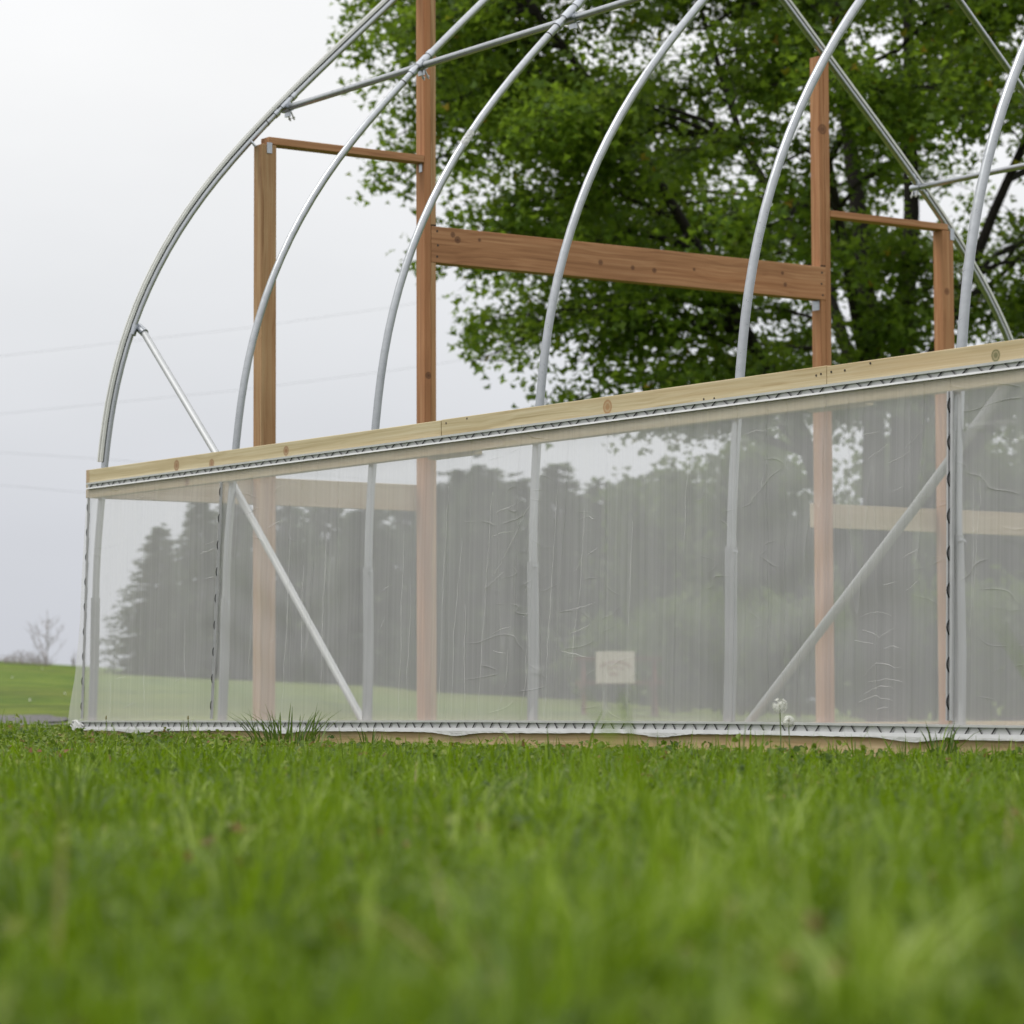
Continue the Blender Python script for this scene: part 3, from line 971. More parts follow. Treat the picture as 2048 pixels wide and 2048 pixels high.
def make_maple():
    base = at(1760, 1416, 38.0)
    gz = float(ground_z(base))
    root = empty('maple_tree', (base[0], base[1], gz), YAW)
    tag(root, 'large leafy maple tree spreading behind the hoops and timber frame', 'tree')
    dz = gz - 0.16
    # stems in local (right, away, up)
    stems = [
        ([(0, 0, -0.2), (-.02, 0, 1.2), (-.05, 0, 2.6), (-.03, 0.05, 4.3), (-.15, .1, 6.0), (-.35, .3, 8.0), (-.5, .5, 10.5), (-.4, .5, 13)], .19, .05),
        ([(.12, -.1, -0.1), (.2, -.2, 1.6), (.26, -.2, 3), (.30, -.2, 4.3), (.42, -.3, 6.3), (.38, -.5, 8.6), (.6, -.5, 12.8)], .21, .045),
        ([(-.02, .1, 0.7), (-.5, -.2, 2.3), (-1.0, -.4, 3.6), (-1.36, -.5, 4.27), (-1.98, -.8, 5.3), (-3, -1.5, 6.9), (-4.2, -2, 8.4), (-5.0, -2.2, 9.6)], .13, .03),
        ([(.15, 0, 1.6), (.5, .2, 3.6), (.75, .3, 4.6), (1.11, .4, 5.3), (1.55, .5, 6.4), (2.4, .9, 8.2), (3.2, 1.3, 10.4)], .13, .03),
        ([(.05, .3, 1.4), (.1, .9, 3.5), (-.4, 1.8, 5.6), (-1.4, 2.9, 7.7), (-2.0, 3.6, 10)], .12, .03),
        ([(.1, -.3, 1.8), (-.2, -1.0, 4.0), (-.7, -2.2, 6.0), (-1.2, -3.4, 8.0)], .11, .03),
        ([(.2, 0, 2.2), (1.3, -.6, 3.6), (2.6, -1.3, 5.0), (4.0, -2.0, 6.6), (5.2, -2.4, 8)], .11, .025),
    ]
    tk = MB()
    nodes, rad = [], []
    for pts, r0, r1 in stems:
        P = [np.array(p, float) for p in pts]
        fine = []
        for a, b in zip(P[:-1], P[1:]):
            for t in (0, .25, .5, .75):
                fine.append(a + (b - a) * t)
        fine.append(P[-1])
        tk.tube([tuple(p) for p in fine], r0, 10, r1)
        for i, p in enumerate(fine):
            if p[2] > 3.0:
                nodes.append(p)
    # main boughs out to the crown
    boughs = []
    nodes = np.array(nodes)
    def inside(p):
        q = np.abs(np.array([p[0] / (6.6 if p[0] < 0 else 7.6), p[1] / 6.3, (p[2] - 8.7) / 5.7]))
        return float((q ** 2.6).sum())
    targets = []
    while len(targets) < 270:
        p = np.array([rng.uniform(-6.6, 7.6), rng.uniform(-6, 6), rng.uniform(3.6, 14.5)])
        q = inside(p)
        if 0.25 < q < 0.95:
            targets.append(p)
    targets += [np.array((-3.9, -2.0, 4.25)), np.array((-4.9, -1.5, 4.5)), np.array((-5.6, -1.2, 5.4)), np.array((-6.1, -.8, 6.6)), np.array((-6.5, -1, 8.2)), np.array((-6.3, 0, 9.3)),
                np.array((-5.0, -2.5, 4.2)), np.array((-2.8, -3, 3.9)), np.array((-6.2, .4, 7.3)), np.array((-6.6, .2, 8.9)), np.array((-5.2, .5, 4.9)), np.array((-1.5, -3, 3.9)), np.array((-4.4, -1, 3.8)), np.array((-3.4, .5, 3.7)), np.array((-2.4, -1, 3.6)), np.array((-4.0, 1.5, 4.0)), np.array((-.5, -2.5, 4.0)), np.array((1.2, -2.5, 3.9)), np.array((2.6, -2, 4.0)), np.array((-3.0, -3.5, 4.8)), np.array((.6, -3, 5)), np.array((2.5, -3, 5.5)), np.array((3.2, 0, 8)), np.array((1.8, -2, 9)), np.array((1.2, -1.5, 8.5)), np.array((0.9, -2, 7.8)), np.array((1.6, -1, 8.9)), np.array((1.3, 1, 8.0)), np.array((1.7, -2, 7.2)), np.array((1.0, 1.5, 8.8)), np.array((2.2, -1, 8.2))]
    for tg in targets:
        cand = nodes[nodes[:, 2] < tg[2] + 0.6]
        dd = np.linalg.norm(cand - tg, axis=1) + 0.5 * np.abs(cand[:, 2] - (tg[2] - 1.0))
        a = cand[np.argmin(dd)]
        L = np.linalg.norm(tg - a)
        pts = bend(a, tg, 0.10 * L, 7, 0.05 * L / 3)
        boughs.append(pts)
        tk.tube([tuple(p) for p in pts], 0.008 + 0.007 * L, 6, 0.005)
    bn_ = np.array([p for b in boughs for p in b[2:]])
    # twigs: each carries a spray of leaves
    cl, ax = [], []
    # openings in the crown where no branch reaches
    GAPS = [((u - 1760) / 162.0, (1416 - v) / 162.0 + 0.16, r / 162.0) for u, v, r in (
        (1620, 690, 48), (1745, 900, 70), (1595, 585, 28), (1295, 640, 46), (1405, 655, 42), (1440, 455, 44), (1105, 600, 48), (1668, 480, 32), (1985, 510, 44), (1905, 640, 32), (1778, 610, 60),
        (1390, 60, 26), (1240, 540, 22), (1010, 520, 28), (1850, 110, 20), (1730, 150, 18), (1330, 940, 60), (1180, 905, 50), (1500, 700, 26), (1010, 700, 40), (1560, 250, 22), (1900, 330, 36), (2000, 640, 30), (1640, 880, 40))]
    GAPS = [(a, b, c * 0.84) for a, b, c in GAPS]
    tries = 0
    while len(cl) < 13200 and tries < 300000:
        tries += 1
        b = boughs[rng.integers(len(boughs))]
        t = rng.uniform(0.25, 1.0) ** 0.7 * (len(b) - 1)
        i = int(min(t, len(b) - 2))
        p = b[i] + (b[i + 1] - b[i]) * (t - i)
        dirv = rng.normal(0, 1, 3)
        dirv[2] = dirv[2] * 0.45 - 0.05
        dirv /= np.linalg.norm(dirv)
        L = rng.uniform(0.25, 0.95)
        e = p + dirv * L
        q = inside(e)
        if q > 1.02 or e[2] < 3.45:
            continue
        if e[2] < 5.6 and rng.random() < 0.22:          # the skirt of the crown is thinner
            continue
        if any((e[0] - gx) ** 2 + (e[2] - gz_) ** 2 < gr * gr for gx, gz_, gr in GAPS) and rng.random() < 0.82:
            continue
        cl.append(e)
        ax.append(p)
        if len(cl) % 2 == 0:
            m = (p + e) / 2 + np.array([0, 0, 0.04])
            tk.tube([tuple(p), tuple(m), tuple(e)], 0.008, 3, 0.003, caps=False)
    tk.build('trunk', M['bark'], root, smooth=True)
    cl = np.array(cl)
    ax = np.array(ax)
    per = 15
    n = len(cl)
    tt = rng.uniform(0.25, 1.12, (n, per))
    P = ax[:, None, :] + (cl - ax)[:, None, :] * tt[..., None] + rng.normal(0, 0.10, (n, per, 3))
    P = P.reshape(-1, 3)
    Nn = rng.normal(0, 0.55, P.shape)
    Nn[:, 2] += 0.8
    size = rng.uniform(0.08, 0.145, len(P))
    L = leaf_polys(P, Nn, size, rng.uniform(0, 6.283, len(P)))
    # tone: young bright shoots outside, older dark leaves elsewhere; by spray, not by shade
    tone = np.repeat(rng.beta(2.0, 2.4, n), per) * 0.75 + rng.uniform(0, 0.24, len(P))
    odd = rng.random(len(P)) < 0.006
    tone[odd] = 1.0
    np_mesh('crown', L, 10, M['maple'], root, np.clip(tone, 0, 1))
    return root


make_maple()


def make_bushy(name, h, r, nleaf, seed, mat='bushleaf', trunk_h=1.0, size=(0.12, 0.22)):
    g = np.random.default_rng(seed)
    root = empty(name)
    tk = MB()
    tk.tube([(0, 0, -0.1), (0.05, 0, trunk_h), (0.0, 0.1, h * 0.6), (0.05, 0, h * 0.92)], 0.03 * h * 0.5 + 0.03, 7, 0.02)
    pts = []
    for k in range(26):
        a = g.uniform(0, 6.283)
        z0 = g.uniform(trunk_h * 0.8, h * 0.7)
        rr = r * g.uniform(0.5, 1.0)
        e = np.array([math.cos(a) * rr, math.sin(a) * rr, min(h * 0.97, z0 + g.uniform(0.1, 0.35) * h)])
        b = [np.array([0, 0, z0]) + (e - np.array([0, 0, z0])) * t + np.array([0, 0, 0.15 * math.sin(3.14 * t)]) for t in np.linspace(0, 1, 6)]
        tk.tube([tuple(p) for p in b], 0.035, 5, 0.008)
        pts += b[2:]
    tk.build('trunk', M['bark'], root, smooth=True)
    pts = np.array(pts)
    c = pts[g.integers(0, len(pts), nleaf // 12)]
    c = c + g.normal(0, 0.10 * r + 0.05, c.shape)
    P = np.repeat(c, 12, 0) + g.normal(0, 0.14 + 0.03 * r, (len(c) * 12, 3))
    P[:, 2] = np.maximum(P[:, 2], 0.1)
    N = g.normal(0, .6, P.shape)
    N[:, 2] += 0.6
    L = leaf_polys(P, N, g.uniform(*size, len(P)), g.uniform(0, 6.283, len(P)), 'round')
    tone = np.repeat(g.random(len(c)), 12) * 0.7 + g.random(len(P)) * 0.3
    np_mesh('crown', L, 6, M[mat], root, tone)
    return root


def make_spruce(h, r, seed):
    g = np.random.default_rng(seed)
    root = empty('spruce_tree')
    MB().tube([(0, 0, -0.1), (0, 0, h * 0.5), (0, 0, h)], 0.025 * h, 7, 0.008).build('trunk', M['bark'], root, smooth=True)
    P, N, SZ, A = [], [], [], []
    quads = []
    z = 0.02 * h
    while z < h * 0.985:
        f = 1 - z / h
        nb = int(9 + 11 * f)
        for k in range(nb):
            a = g.uniform(0, 6.283)
            L = r * (f ** 0.80) * g.uniform(0.45, 1.08) * (1.3 if g.random() < 0.06 else 1.0) + 0.05
            d = np.array([math.cos(a), math.sin(a), 0])
            sd = np.array([-math.sin(a), math.cos(a), 0])
            up0 = g.uniform(-0.1, 0.35)
            zj = g.normal(0, 0.02 * h)
            for t in np.linspace(0.15, 1, 7):
                p = d * L * t + np.array([0, 0, max(0.03, z + zj + L * (up0 * t - 0.42 * t * t + 0.22 * t ** 3))])
                wd = 0.050 * h * 0.5 + 0.13 * L * (1 - 0.6 * t)
                for s_ in (-1, 0, 1):
                    tip = p + sd * s_ * wd * g.uniform(0.6, 1.4) + d * wd * g.uniform(0.5, 1.3) + np.array([0, 0, wd * g.uniform(-0.75, 0.25)])
                    mid = (p + tip) / 2
                    th = d * wd * 0.20 + sd * wd * (0.22 if s_ == 0 else 0.0) + np.array([0, 0, 0.14 * wd])
                    quads.append((p, mid + th * 0.7, tip, mid - th * 0.7))
        z += h * (0.018 + 0.016 * f)
    q = np.array(quads)
    tone = g.random(len(q))
    np_mesh('crown', q, 4, M['spruce'], root, tone)
    return root


def put(o, u, d, rz=0.0, sc=1.0, sink=0.0):
    p = at(u, 1400, d)
    p = CAM + (p - CAM) * 1.0
    o.location = (float(p[0]), float(p[1]), float(ground_z(p)) - sink)
    o.rotation_euler = (0, 0, rz)
    o.scale = (sc, sc, sc)
    return o


# spruces: (u, y of the tip, distance, kind, label)
protos = [make_spruce(4.0, 1.35, 21), make_spruce(4.0, 1.15, 22), make_spruce(4.0, 1.6, 23)]
used = [False] * 3
SPR = [
    (318, 1052, 66, 2, 'low dark spruce at the left end of the row behind the film'),
    (398, 992, 68, 0, 'dark spruce second from the left end of the spruce row'),
    (470, 985, 72, 1, 'dark spruce just left of the greenish post, behind the film'),
    (560, 978, 67, 2, 'dark spruce seen right of the greenish post through the film'),
    (650, 984, 70, 0, 'dark spruce midway between the left two timber posts'),
    (735, 975, 66, 1, 'dark spruce behind the second hoop from the braced corner post'),
    (815, 982, 71, 2, 'dark spruce hidden partly by the tall left doorway post'),
    (888, 965, 66, 0, 'dark spruce just right of the tall left doorway post'),
    (930, 940, 70, 1, 'slim dark spruce with a sharp tip left of the middle hoop'),
    (972, 928, 64, 0, 'dark spruce a little left of the middle hoop'),
    (1040, 955, 68, 2, 'dark spruce straight behind the middle hoop'),
    (1117, 925, 65, 1, 'dark pointed spruce right of the middle hoop'),
    (1165, 985, 70, 0, 'dark spruce above and left of the cream sign'),
    (1210, 965, 66, 2, 'broad dark spruce behind the cream sign'),
    (1262, 958, 69, 1, 'dark spruce right of the cream sign'),
    (1325, 935, 64, 0, 'dark spruce at the right end of the spruce row'),
]
for (u, yt, d, kd, lab) in SPR:
    o = copy_tree(protos[kd]) if used[kd] else protos[kd]
    used[kd] = True
    ztip = float(at(u, yt, d)[2])
    put(o, u, d, rng.uniform(0, 6.28))
    hgt = ztip - o.location[2]
    wf = hgt / 4.0 * (1.35 if u > 420 else 1.1)
    o.scale = (wf, wf, hgt / 4.0)
    tag(o, lab, 'spruce', 'spruces in a row behind the greenhouse')

# broadleaf trees and bushes beyond, at the right
bt = make_bushy('broadleaf_tree', 6.0, 2.0, 9000, 31)
BT = [(1395, 925, 60, 'far broadleaf tree left of the right doorway post'), (1500, 850, 57, 'far broadleaf tree between the middle hoop and the right doorway post'),
      (1640, 985, 62, 'far broadleaf tree directly behind the right doorway post'), (1760, 1010, 56, 'far broadleaf tree behind the maple trunk'),
      (1900, 830, 60, 'far broadleaf tree behind the right end of the braced wall'), (2040, 800, 57, 'far broadleaf tree at the right edge')]
for i, (u, yt, d, lab) in enumerate(BT):
    o = bt if i == 0 else copy_tree(bt)
    put(o, u, d, i * 1.3)
    o.scale = [(float(at(u, yt, d)[2]) - o.location[2]) / 6.0] * 3
    tag(o, lab, 'tree', 'broadleaf trees far behind the greenhouse')
sh = make_bushy('shrub', 1.5, 1.0, 2600, 41, trunk_h=0.2, size=(0.07, 0.13))
SH = [(1345, 48, 1.0, 'low dark shrub right of the cream sign'), (1480, 50, 1.15, 'low dark shrub behind the foot of the diagonal brace'), (1600, 47, 1.05, 'low dark shrub left of the right doorway post'),
      (1720, 49, 1.25, 'low dark shrub right of the right doorway post'), (1840, 46, 1.2, 'low dark shrub behind the short right post'), (1960, 50, 1.35, 'low dark shrub right of the upright white channel'), (2060, 47, 1.2, 'low dark shrub cut by the right edge'),
      (1250, 52, 0.9, 'low dark shrub straight behind the cream sign')]
SH += [(u, 66 + 2 * math.sin(u), 1.7, 'dark far bush in the hedge below the broadleaf trees') for u in range(1340, 2120, 62)]
for i, (u, d, sc, lab) in enumerate(SH):
    o = sh if i == 0 else copy_tree(sh)
    put(o, u, d, i * 2.1, sc)
    tag(o, lab, 'shrub', 'shrubs below the trees behind the greenhouse')


# bare saplings and dry brush on the crest at the far left
def make_bare(name, h, spread, n, seed, r0=0.02):
    g = np.random.default_rng(seed)
    mb = MB()
    mb.tube([(0, 0, -0.05), (0.01, 0, h * 0.35), (-0.01, 0.01, h * 0.95)], r0, 6, 0.005)
    for k in range(n):
        a = g.uniform(0, 6.283)
        z0 = h * g.uniform(0.05, 0.7)
        L = spread * g.uniform(0.5, 1.0) * (1.1 - z0 / h)
        e = (math.cos(a) * L, math.sin(a) * L, z0 + L * g.uniform(0.6, 1.7))
        m = (e[0] * .5, e[1] * .5, z0 + (e[2] - z0) * .4)
        mb.tube([(0, 0, z0), m, e], r0 * 0.45, 5, 0.003)
        for q in range(3):
            f = g.uniform(.4, .9)
            b = tuple(np.array(m) * (1 - f) + np.array(e) * f)
            mb.tube([b, (b[0] + g.normal(0, .1), b[1] + g.normal(0, .1), b[2] + g.uniform(.05, .22))], r0 * 0.25, 4, 0.002)
    return mb.build(name, M['twig'])


o = make_bare('bare_sapling', 1.35, 0.55, 22, 51, 0.016)
put(o, 93, 70)
tag(o, 'small leafless tree on the crest left of the greenhouse', 'tree')
def make_scrub(w, h, n, seed):
    g = np.random.default_rng(seed)
    mb = MB()
    for k in range(n):
        x, y = g.uniform(-w, w), g.uniform(-0.4, 0.4) * min(1.0, w * 2)
        hh = h * g.uniform(0.35, 1.0) * (1 - 0.6 * abs(x / w) ** 2)
        mb.tube([(x, y, -0.03), (x + g.normal(0, .03), y, hh * .55), (x + g.normal(0, .10), y + g.normal(0, .06), hh)], 0.006, 4, 0.003)
    return mb.build('dry_brush', M['twig'])


for i, (u, w_, h, nb, lab) in enumerate(((44, 0.62, 0.34, 170, 'low strip of pale dry brush left of the small leafless tree'), (146, 0.012, 0.42, 14, 'few green twigs sticking up beside the greenhouse corner'))):
    o = make_scrub(w_, h, nb, 60 + i)
    put(o, u, 70 + i, YAW)
    tag(o, lab, 'brush')

# overhead cables crossing the sky
CAB = [((-300, 742), (0, 712), (500, 655), (800, 612), (1500, 480), 'upper faint overhead cable rising to the right'),
       ((-300, 850), (0, 828), (500, 778), (830, 735), (1500, 630), 'second faint overhead cable, below the upper one'),
       ((-300, 898), (0, 905), (160, 915), (700, 955), (1500, 1020), 'third faint overhead cable, sloping down to the right'),
       ((-300, 958), (0, 970), (170, 985), (700, 1035), (1500, 1110), 'lowest faint overhead cable near the hip rail')]
for row in CAB:
    pts = [tuple(at(u, v, 90)) for (u, v) in row[:-1]]
    P = np.array(pts)
    tt = np.linspace(0, 1, 24)
    us = np.array([q[0] for q in row[:-1]], float)
    uu = us[0] + (us[-1] - us[0]) * tt
    fine = [tuple(np.array([np.interp(x, us, P[:, c]) for c in range(3)])) for x in uu]
    o = MB().tube(fine, 0.0030, 6).build('power_line', M['cable'], smooth=True)
    tag(o, row[-1], 'cable', 'overhead cables')

# cream sign on two thin legs, and the old red table behind it
sp_ = at(1231, 1416, 35.0)
gz = float(ground_z(sp_))
sg = empty('yard_sign', (sp_[0], sp_[1], gz), YAW + 0.05)
tag(sg, 'small cream sign with faint brown print standing in the grass behind the film', 'sign')
k35 = 35.0 / F_PX
zt_, zb_ = (1416 - 1303) * k35 + 0.162 - gz, (1416 - 1367) * k35 + 0.162 - gz
wd_ = 78 * k35 / 2
pn = MB().box(-wd_, wd_, -0.006, 0.006, zb_, zt_).build('panel', M['sign'], sg, bevel=0.003)
ink = MB()
for (rr, z0, hw, th) in ((0.30, zt_ - 0.42, 0.62, 0.030), (0.22, zt_ - 0.40, 0.45, 0.022)):
    arc = [(rr * math.sin(a), -0.0075, z0 + rr * math.cos(a)) for a in np.linspace(-hw, hw, 12)]
    ink.sweep(arc, [(-th / 2, -0.0012), (th / 2, -0.0012), (th / 2, 0.0012), (-th / 2, 0.0012)], nrm=(0, 0, 1))
ink.box(-0.07, 0.03, -0.0085, -0.0062, zb_ + 0.09, zb_ + 0.125)
ink.build('print', M['signink'], pn)
for sx in (-1, 1):
    MB().tube([(sx * wd_ * 0.6, 0.008, -0.1), (sx * wd_ * 0.6, 0.008, zt_ - 0.05)], 0.006, 6).build('leg', M['galv_dark'], sg)
tp = at(1238, 1416, 40.0)
gz = float(ground_z(tp))
tb = empty('picnic_table', (tp[0], tp[1], gz), YAW)
tag(tb, 'old red stained wooden table standing behind the cream sign', 'table')
top = MB()
for k in range(4):
    top.box(-0.56, 0.56, -0.3 + 0.15 * k, -0.165 + 0.15 * k, 0.71, 0.75)
top.build('tabletop', M['oldwood'], tb)
for sy in (-1, 1):
    MB().box(-0.56, 0.56, sy * 0.55 - 0.11, sy * 0.55 + 0.11, 0.40, 0.44).build('bench', M['oldwood'], tb)
for sx in (-1, 1):
    lg = MB()
    for sy in (-1, 1):
        lg.sweep([(sx * 0.46, sy * 0.58, -0.02), (sx * 0.46, sy * 0.18, 0.71)], [(-0.02, -0.04), (0.02, -0.04), (0.02, 0.04), (-0.02, 0.04)], nrm=(1, 0, 0))
    lg.box(sx * 0.46 - 0.04, sx * 0.46 - 0.021, -0.66, 0.66, 0.34, 0.40)
    lg.build('leg', M['oldwood'], tb)


# ------------------------------------------------------------------ grass
def scatter(d0, d1, dens, margin, pw=1.0):
    n_try = int(dens * (d1 - d0) * 2 * (0.17 * d1 + margin))
    d = rng.uniform(d0, d1, n_try)
    s = rng.uniform(-1, 1, n_try) * (0.17 * d1 + margin)
    keep = np.abs(s) < 0.17 * d + margin
    d, s = d[keep], s[keep]
    P = np.zeros((len(d), 3))
    P[:, :2] = CAM[:2] + d[:, None] * FH[:2] + s[:, None] * RH[:2]
    # stop at the baseboard (near side of the greenhouse only), or run on past its end
    ok = (P[:, 1] < -0.045) | (P[:, 0] < -0.22)
    ok &= ~((P[:, 0] < -0.22) & (P[:, 1] > 0.6))
    P, d, s = P[ok], d[ok], s[ok]
    P[:, 2] = ground_z(P)
    return P, d, s


def vnoise(P, f, ph):
    return (np.sin(P[:, 0] * f + ph + 1.7 * np.sin(P[:, 1] * f * 0.7)) + np.sin(P[:, 1] * f * 1.13 + 2 * ph + 1.3 * np.sin(P[:, 0] * f * 0.6 + ph))) / 2


def blades(P, h, w, lean, az, curl):
    """tapered, bent blades as three stacked quads; returns (3M,4,3)"""
    d = np.stack([np.cos(az), np.sin(az), np.zeros_like(az)], 1)
    sd = np.stack([-np.sin(az + curl), np.cos(az + curl), np.zeros_like(az)], 1)
    ts = np.array([0, 0.4, 0.75, 1.0])
    ws = np.array([0.8, 1.0, 0.65, 0.06])
    rows = []
    for t, wv in zip(ts, ws):
        c = P + d * (lean * h * t ** 1.8)[:, None]
        c[:, 2] += h * (t - 0.28 * lean * t ** 2.5)
        rows.append((c - sd * (w * wv / 2)[:, None], c + sd * (w * wv / 2)[:, None]))
    q = [np.stack([rows[i][0], rows[i][1], rows[i + 1][1], rows[i + 1][0]], 1) for i in range(3)]
    return np.concatenate(q, 0)


def make_grass():
    Q, T = [], []

    def add(P, h, w, lean, tone):
        n = len(P)
        az = rng.uniform(0, 6.283, n)
        q = blades(P, h, w, lean, az, rng.normal(0, 0.4, n))
        Q.append(q)
        T.append(np.tile(tone, 3))

    # long foreground lawn: it grows in tufts with gaps between them
    C, dc, sc_ = scatter(0.62, 7.6, 88, 0.55)
    m = 22
    big = rng.lognormal(0, 0.36, len(C)) * (1 + 0.34 * vnoise(C, 5.0, 0.4))
    tb = 0.44 + 0.26 * vnoise(C, 3.1, 1.7) + 0.22 * vnoise(C, 11.0, 0.2) + rng.normal(0, 0.28, len(C))
    P = np.repeat(C, m, 0)
    n = len(P)
    aa = rng.uniform(0, 6.283, n)
    rr = 0.034 * np.sqrt(rng.random(n))
    P[:, 0] += np.cos(aa) * rr
    P[:, 1] += np.sin(aa) * rr
    P[:, 2] = ground_z(P)
    d = np.repeat(dc, m)
    h = np.clip(0.066 * np.repeat(big, m) * rng.lognormal(0, 0.26, n), 0.022, 0.175) * (1 - 0.35 * smooth(d, 4.5, 7.6))
    tone = np.clip(np.repeat(tb, m) + rng.normal(0, 0.22, n), 0, 0.915)
    dry = rng.random(n) < 0.018
    tone[dry] = rng.uniform(0.93, 1.0, dry.sum())
    q = blades(P, h, rng.uniform(0.0028, 0.0074, n), np.abs(rng.normal(0.55, 0.40, n)), aa + rng.normal(0, 0.9, n), rng.normal(0, 0.5, n))
    Q.append(q)
    T.append(np.tile(tone, 3))
    # a thin undergrowth between the tufts
    P, d, s = scatter(0.62, 7.6, 220, 0.55)
    n = len(P)
    add(P, rng.uniform(0.02, 0.06, n), rng.uniform(0.003, 0.006, n), np.abs(rng.normal(0.6, 0.4, n)), np.clip(rng.normal(0.35, 0.2, n), 0, 0.9))
    # broad leaves standing among the blades
    P, d, s = scatter(0.7, 7.5, 130, 0.5)
    n = len(P)
    add(P, rng.uniform(0.03, 0.075, n), rng.uniform(0.008, 0.018, n), np.abs(rng.normal(0.7, 0.4, n)), np.clip(rng.normal(0.45, 0.28, n), 0, 0.92))
    # shorter, mixed sward up to the wall
    P, d, s = scatter(6.2, 16.5, 2100, 0.6)
    n = len(P)
    clump = vnoise(P, 5.0, 2.4) * 0.6 + vnoise(P, 13.0, 0.3) * 0.4
    h = (0.036 + 0.014 * clump) * rng.lognormal(0, 0.35, n)
    near_wall = np.abs(P[:, 1] + 0.05) < 0.25
    h = np.where(near_wall & (rng.random(n) < np.where(P[:, 0] < 2.8, 0.12, 0.05)), h * 2.6, h)
    tone = np.clip(0.50 + 0.25 * clump + rng.normal(0, 0.24, n), 0, 0.92)
    dry = rng.random(n) < 0.09
    tone[dry] = rng.uniform(0.92, 1.0, dry.sum())
    add(P, np.clip(h, 0.012, 0.13), rng.uniform(0.002, 0.005, n), np.abs(rng.normal(0.5, 0.4, n)), tone)
    # sparse surroundings, for a look from the side
    P, d, s = scatter(0.9, 9.5, 800, 3.4)
    n = len(P)
    add(P, 0.07 * rng.lognormal(0, 0.3, n), rng.uniform(0.004, 0.008, n), np.abs(rng.normal(0.4, 0.3, n)), np.clip(rng.normal(0.4, 0.2, n), 0, 0.9))
    # a few tall blades that rise past the lawn in front of the film
    tall = [(1172, 2.6, 1360, -1.0, 0.5), (1262, 2.2, 1350, 0.9, 0.7), (2010, 2.6, 1230, -0.9, 0.6),
            (1240, 3.2, 1370, -0.4, 0.4), (130, 2.4, 1600, 0.1, 0.99), (560, 3.0, 1480, 0.4, 0.6), (1560, 2.9, 1450, 0.5, 0.6), (700, 3.4, 1470, 0.3, 0.5), (1530, 3.6, 1440, 0.5, 0.6)]
    for (u, d, v, ln, tn) in tall:
        tip = at(u, v, d)
        b = tip.copy()
        b[2] = float(ground_z(tip))
        hh = max(0.05, tip[2] - b[2])
        ln = ln * 0.35
        b = b - RH * ln * hh
        az = np.array([math.atan2(RH[1], RH[0]) + (math.pi if ln < 0 else 0)])
        q = blades(b[None], np.array([hh * (1 + 0.25 * abs(ln))]), np.array([0.009]), np.array([abs(ln)]), az, np.array([0.9]))
        Q.append(q)
        T.append(np.full(3, tn))
    q = np.concatenate(Q, 0)
    t = np.concatenate(T, 0)
    o = np_mesh('grass', q, 4, M['grass'], None, t)
    tag(o, 'long green grass filling the foreground up to the greenhouse', 'grass', kind='stuff')


make_grass()


def make_clover():
    P, d, s = scatter(5.0, 16.0, 1500, 0.6)
    n = len(P)
    keep = rng.random(n) < np.clip(0.35 + 0.5 * vnoise(P, 4.0, 1.9) + 0.25 * (np.abs(P[:, 1]) < 1.3), 0.05, 1)
    P = P[keep]
    P2, d2, s2 = scatter(0.95, 5.6, 430, 0.5)              # scattered weeds among the longer grass
    nf = len(P)
    P = np.concatenate([P, P2], 0)
    n = len(P)
    hgt = np.concatenate([np.clip(rng.gamma(2.2, 0.009, nf) + 0.010, 0.01, 0.060), rng.uniform(0.025, 0.072, len(P2))]) * (1 - 0.25 * smooth(np.abs(P[:, 1]), 0.0, 3.0))
    tallw = rng.random(n) < 0.05                            # a few taller weeds stand above the rest
    hgt = np.where(tallw, hgt + rng.uniform(0.01, 0.045, n), hgt)
    # three leaflets per stalk
    base = np.repeat(P, 3, 0)
    base[:, 2] += np.repeat(hgt, 3)
    base[:, :2] += rng.normal(0, 0.008, (len(base), 2))
    N = rng.normal(0, 0.55, base.shape)
    N[:, 2] += 0.8
    L = leaf_polys(base, N, rng.uniform(0.010, 0.026, len(base)), rng.uniform(0, 6.283, len(base)), 'round')
    cl = vnoise(P, 6.0, 0.8)
    tone = np.repeat(np.clip(0.45 + 0.3 * cl + rng.normal(0, 0.26, n), 0, 1), 3)
    o = np_mesh('clover', L, 6, M['clover'], None, tone)
    tag(o, 'low leafy clover and weeds in front of the baseboard', 'weeds', kind='stuff')


make_clover()


# ------------------------------------------------------------------ single plants by the wall
def tuft(name, n, h, w, seed, spread):
    g = np.random.default_rng(seed)
    P = np.zeros((n, 3))
    a = g.uniform(0, 6.283, n)
    rr = spread * np.sqrt(g.random(n))
    P[:, 0], P[:, 1] = np.cos(a) * rr, np.sin(a) * rr
    q = blades(P, h * g.uniform(0.5, 1.05, n), w * g.uniform(0.7, 1.2, n), g.uniform(0.1, 0.75, n), a + g.normal(0, 0.4, n), g.normal(0, 0.5, n))
    return np_mesh(name, q, 4, M['tuft'], None, np.tile(g.random(n), 3))


for (x, y, n, h, sp, lab) in ((2.22, -0.26, 80, 0.235, 0.14, 'coarse dark grass tuft before the left end of the bottom rail'),
                              (2.75, -0.18, 18, 0.15, 0.05, 'thin upright grass tuft right of the coarse dark tuft'),
                              (6.25, -0.30, 24, 0.17, 0.04, 'tall green grass tuft by the upright white channel'),
                              (4.9, -0.14, 26, 0.075, 0.03, 'small grass tuft against the middle of the baseboard'),
                              (4.1, -0.10, 12, 0.07, 0.015, 'short grass tuft under the cream sign by the baseboard')):
    o = tuft('grass_tuft', n, h, 0.0085, int(x * 100), sp)
    o.location = (x, y, float(ground_z(np.array([x, y, 0]))))
    tag(o, lab, 'grass tuft', 'grass tufts at the baseboard')


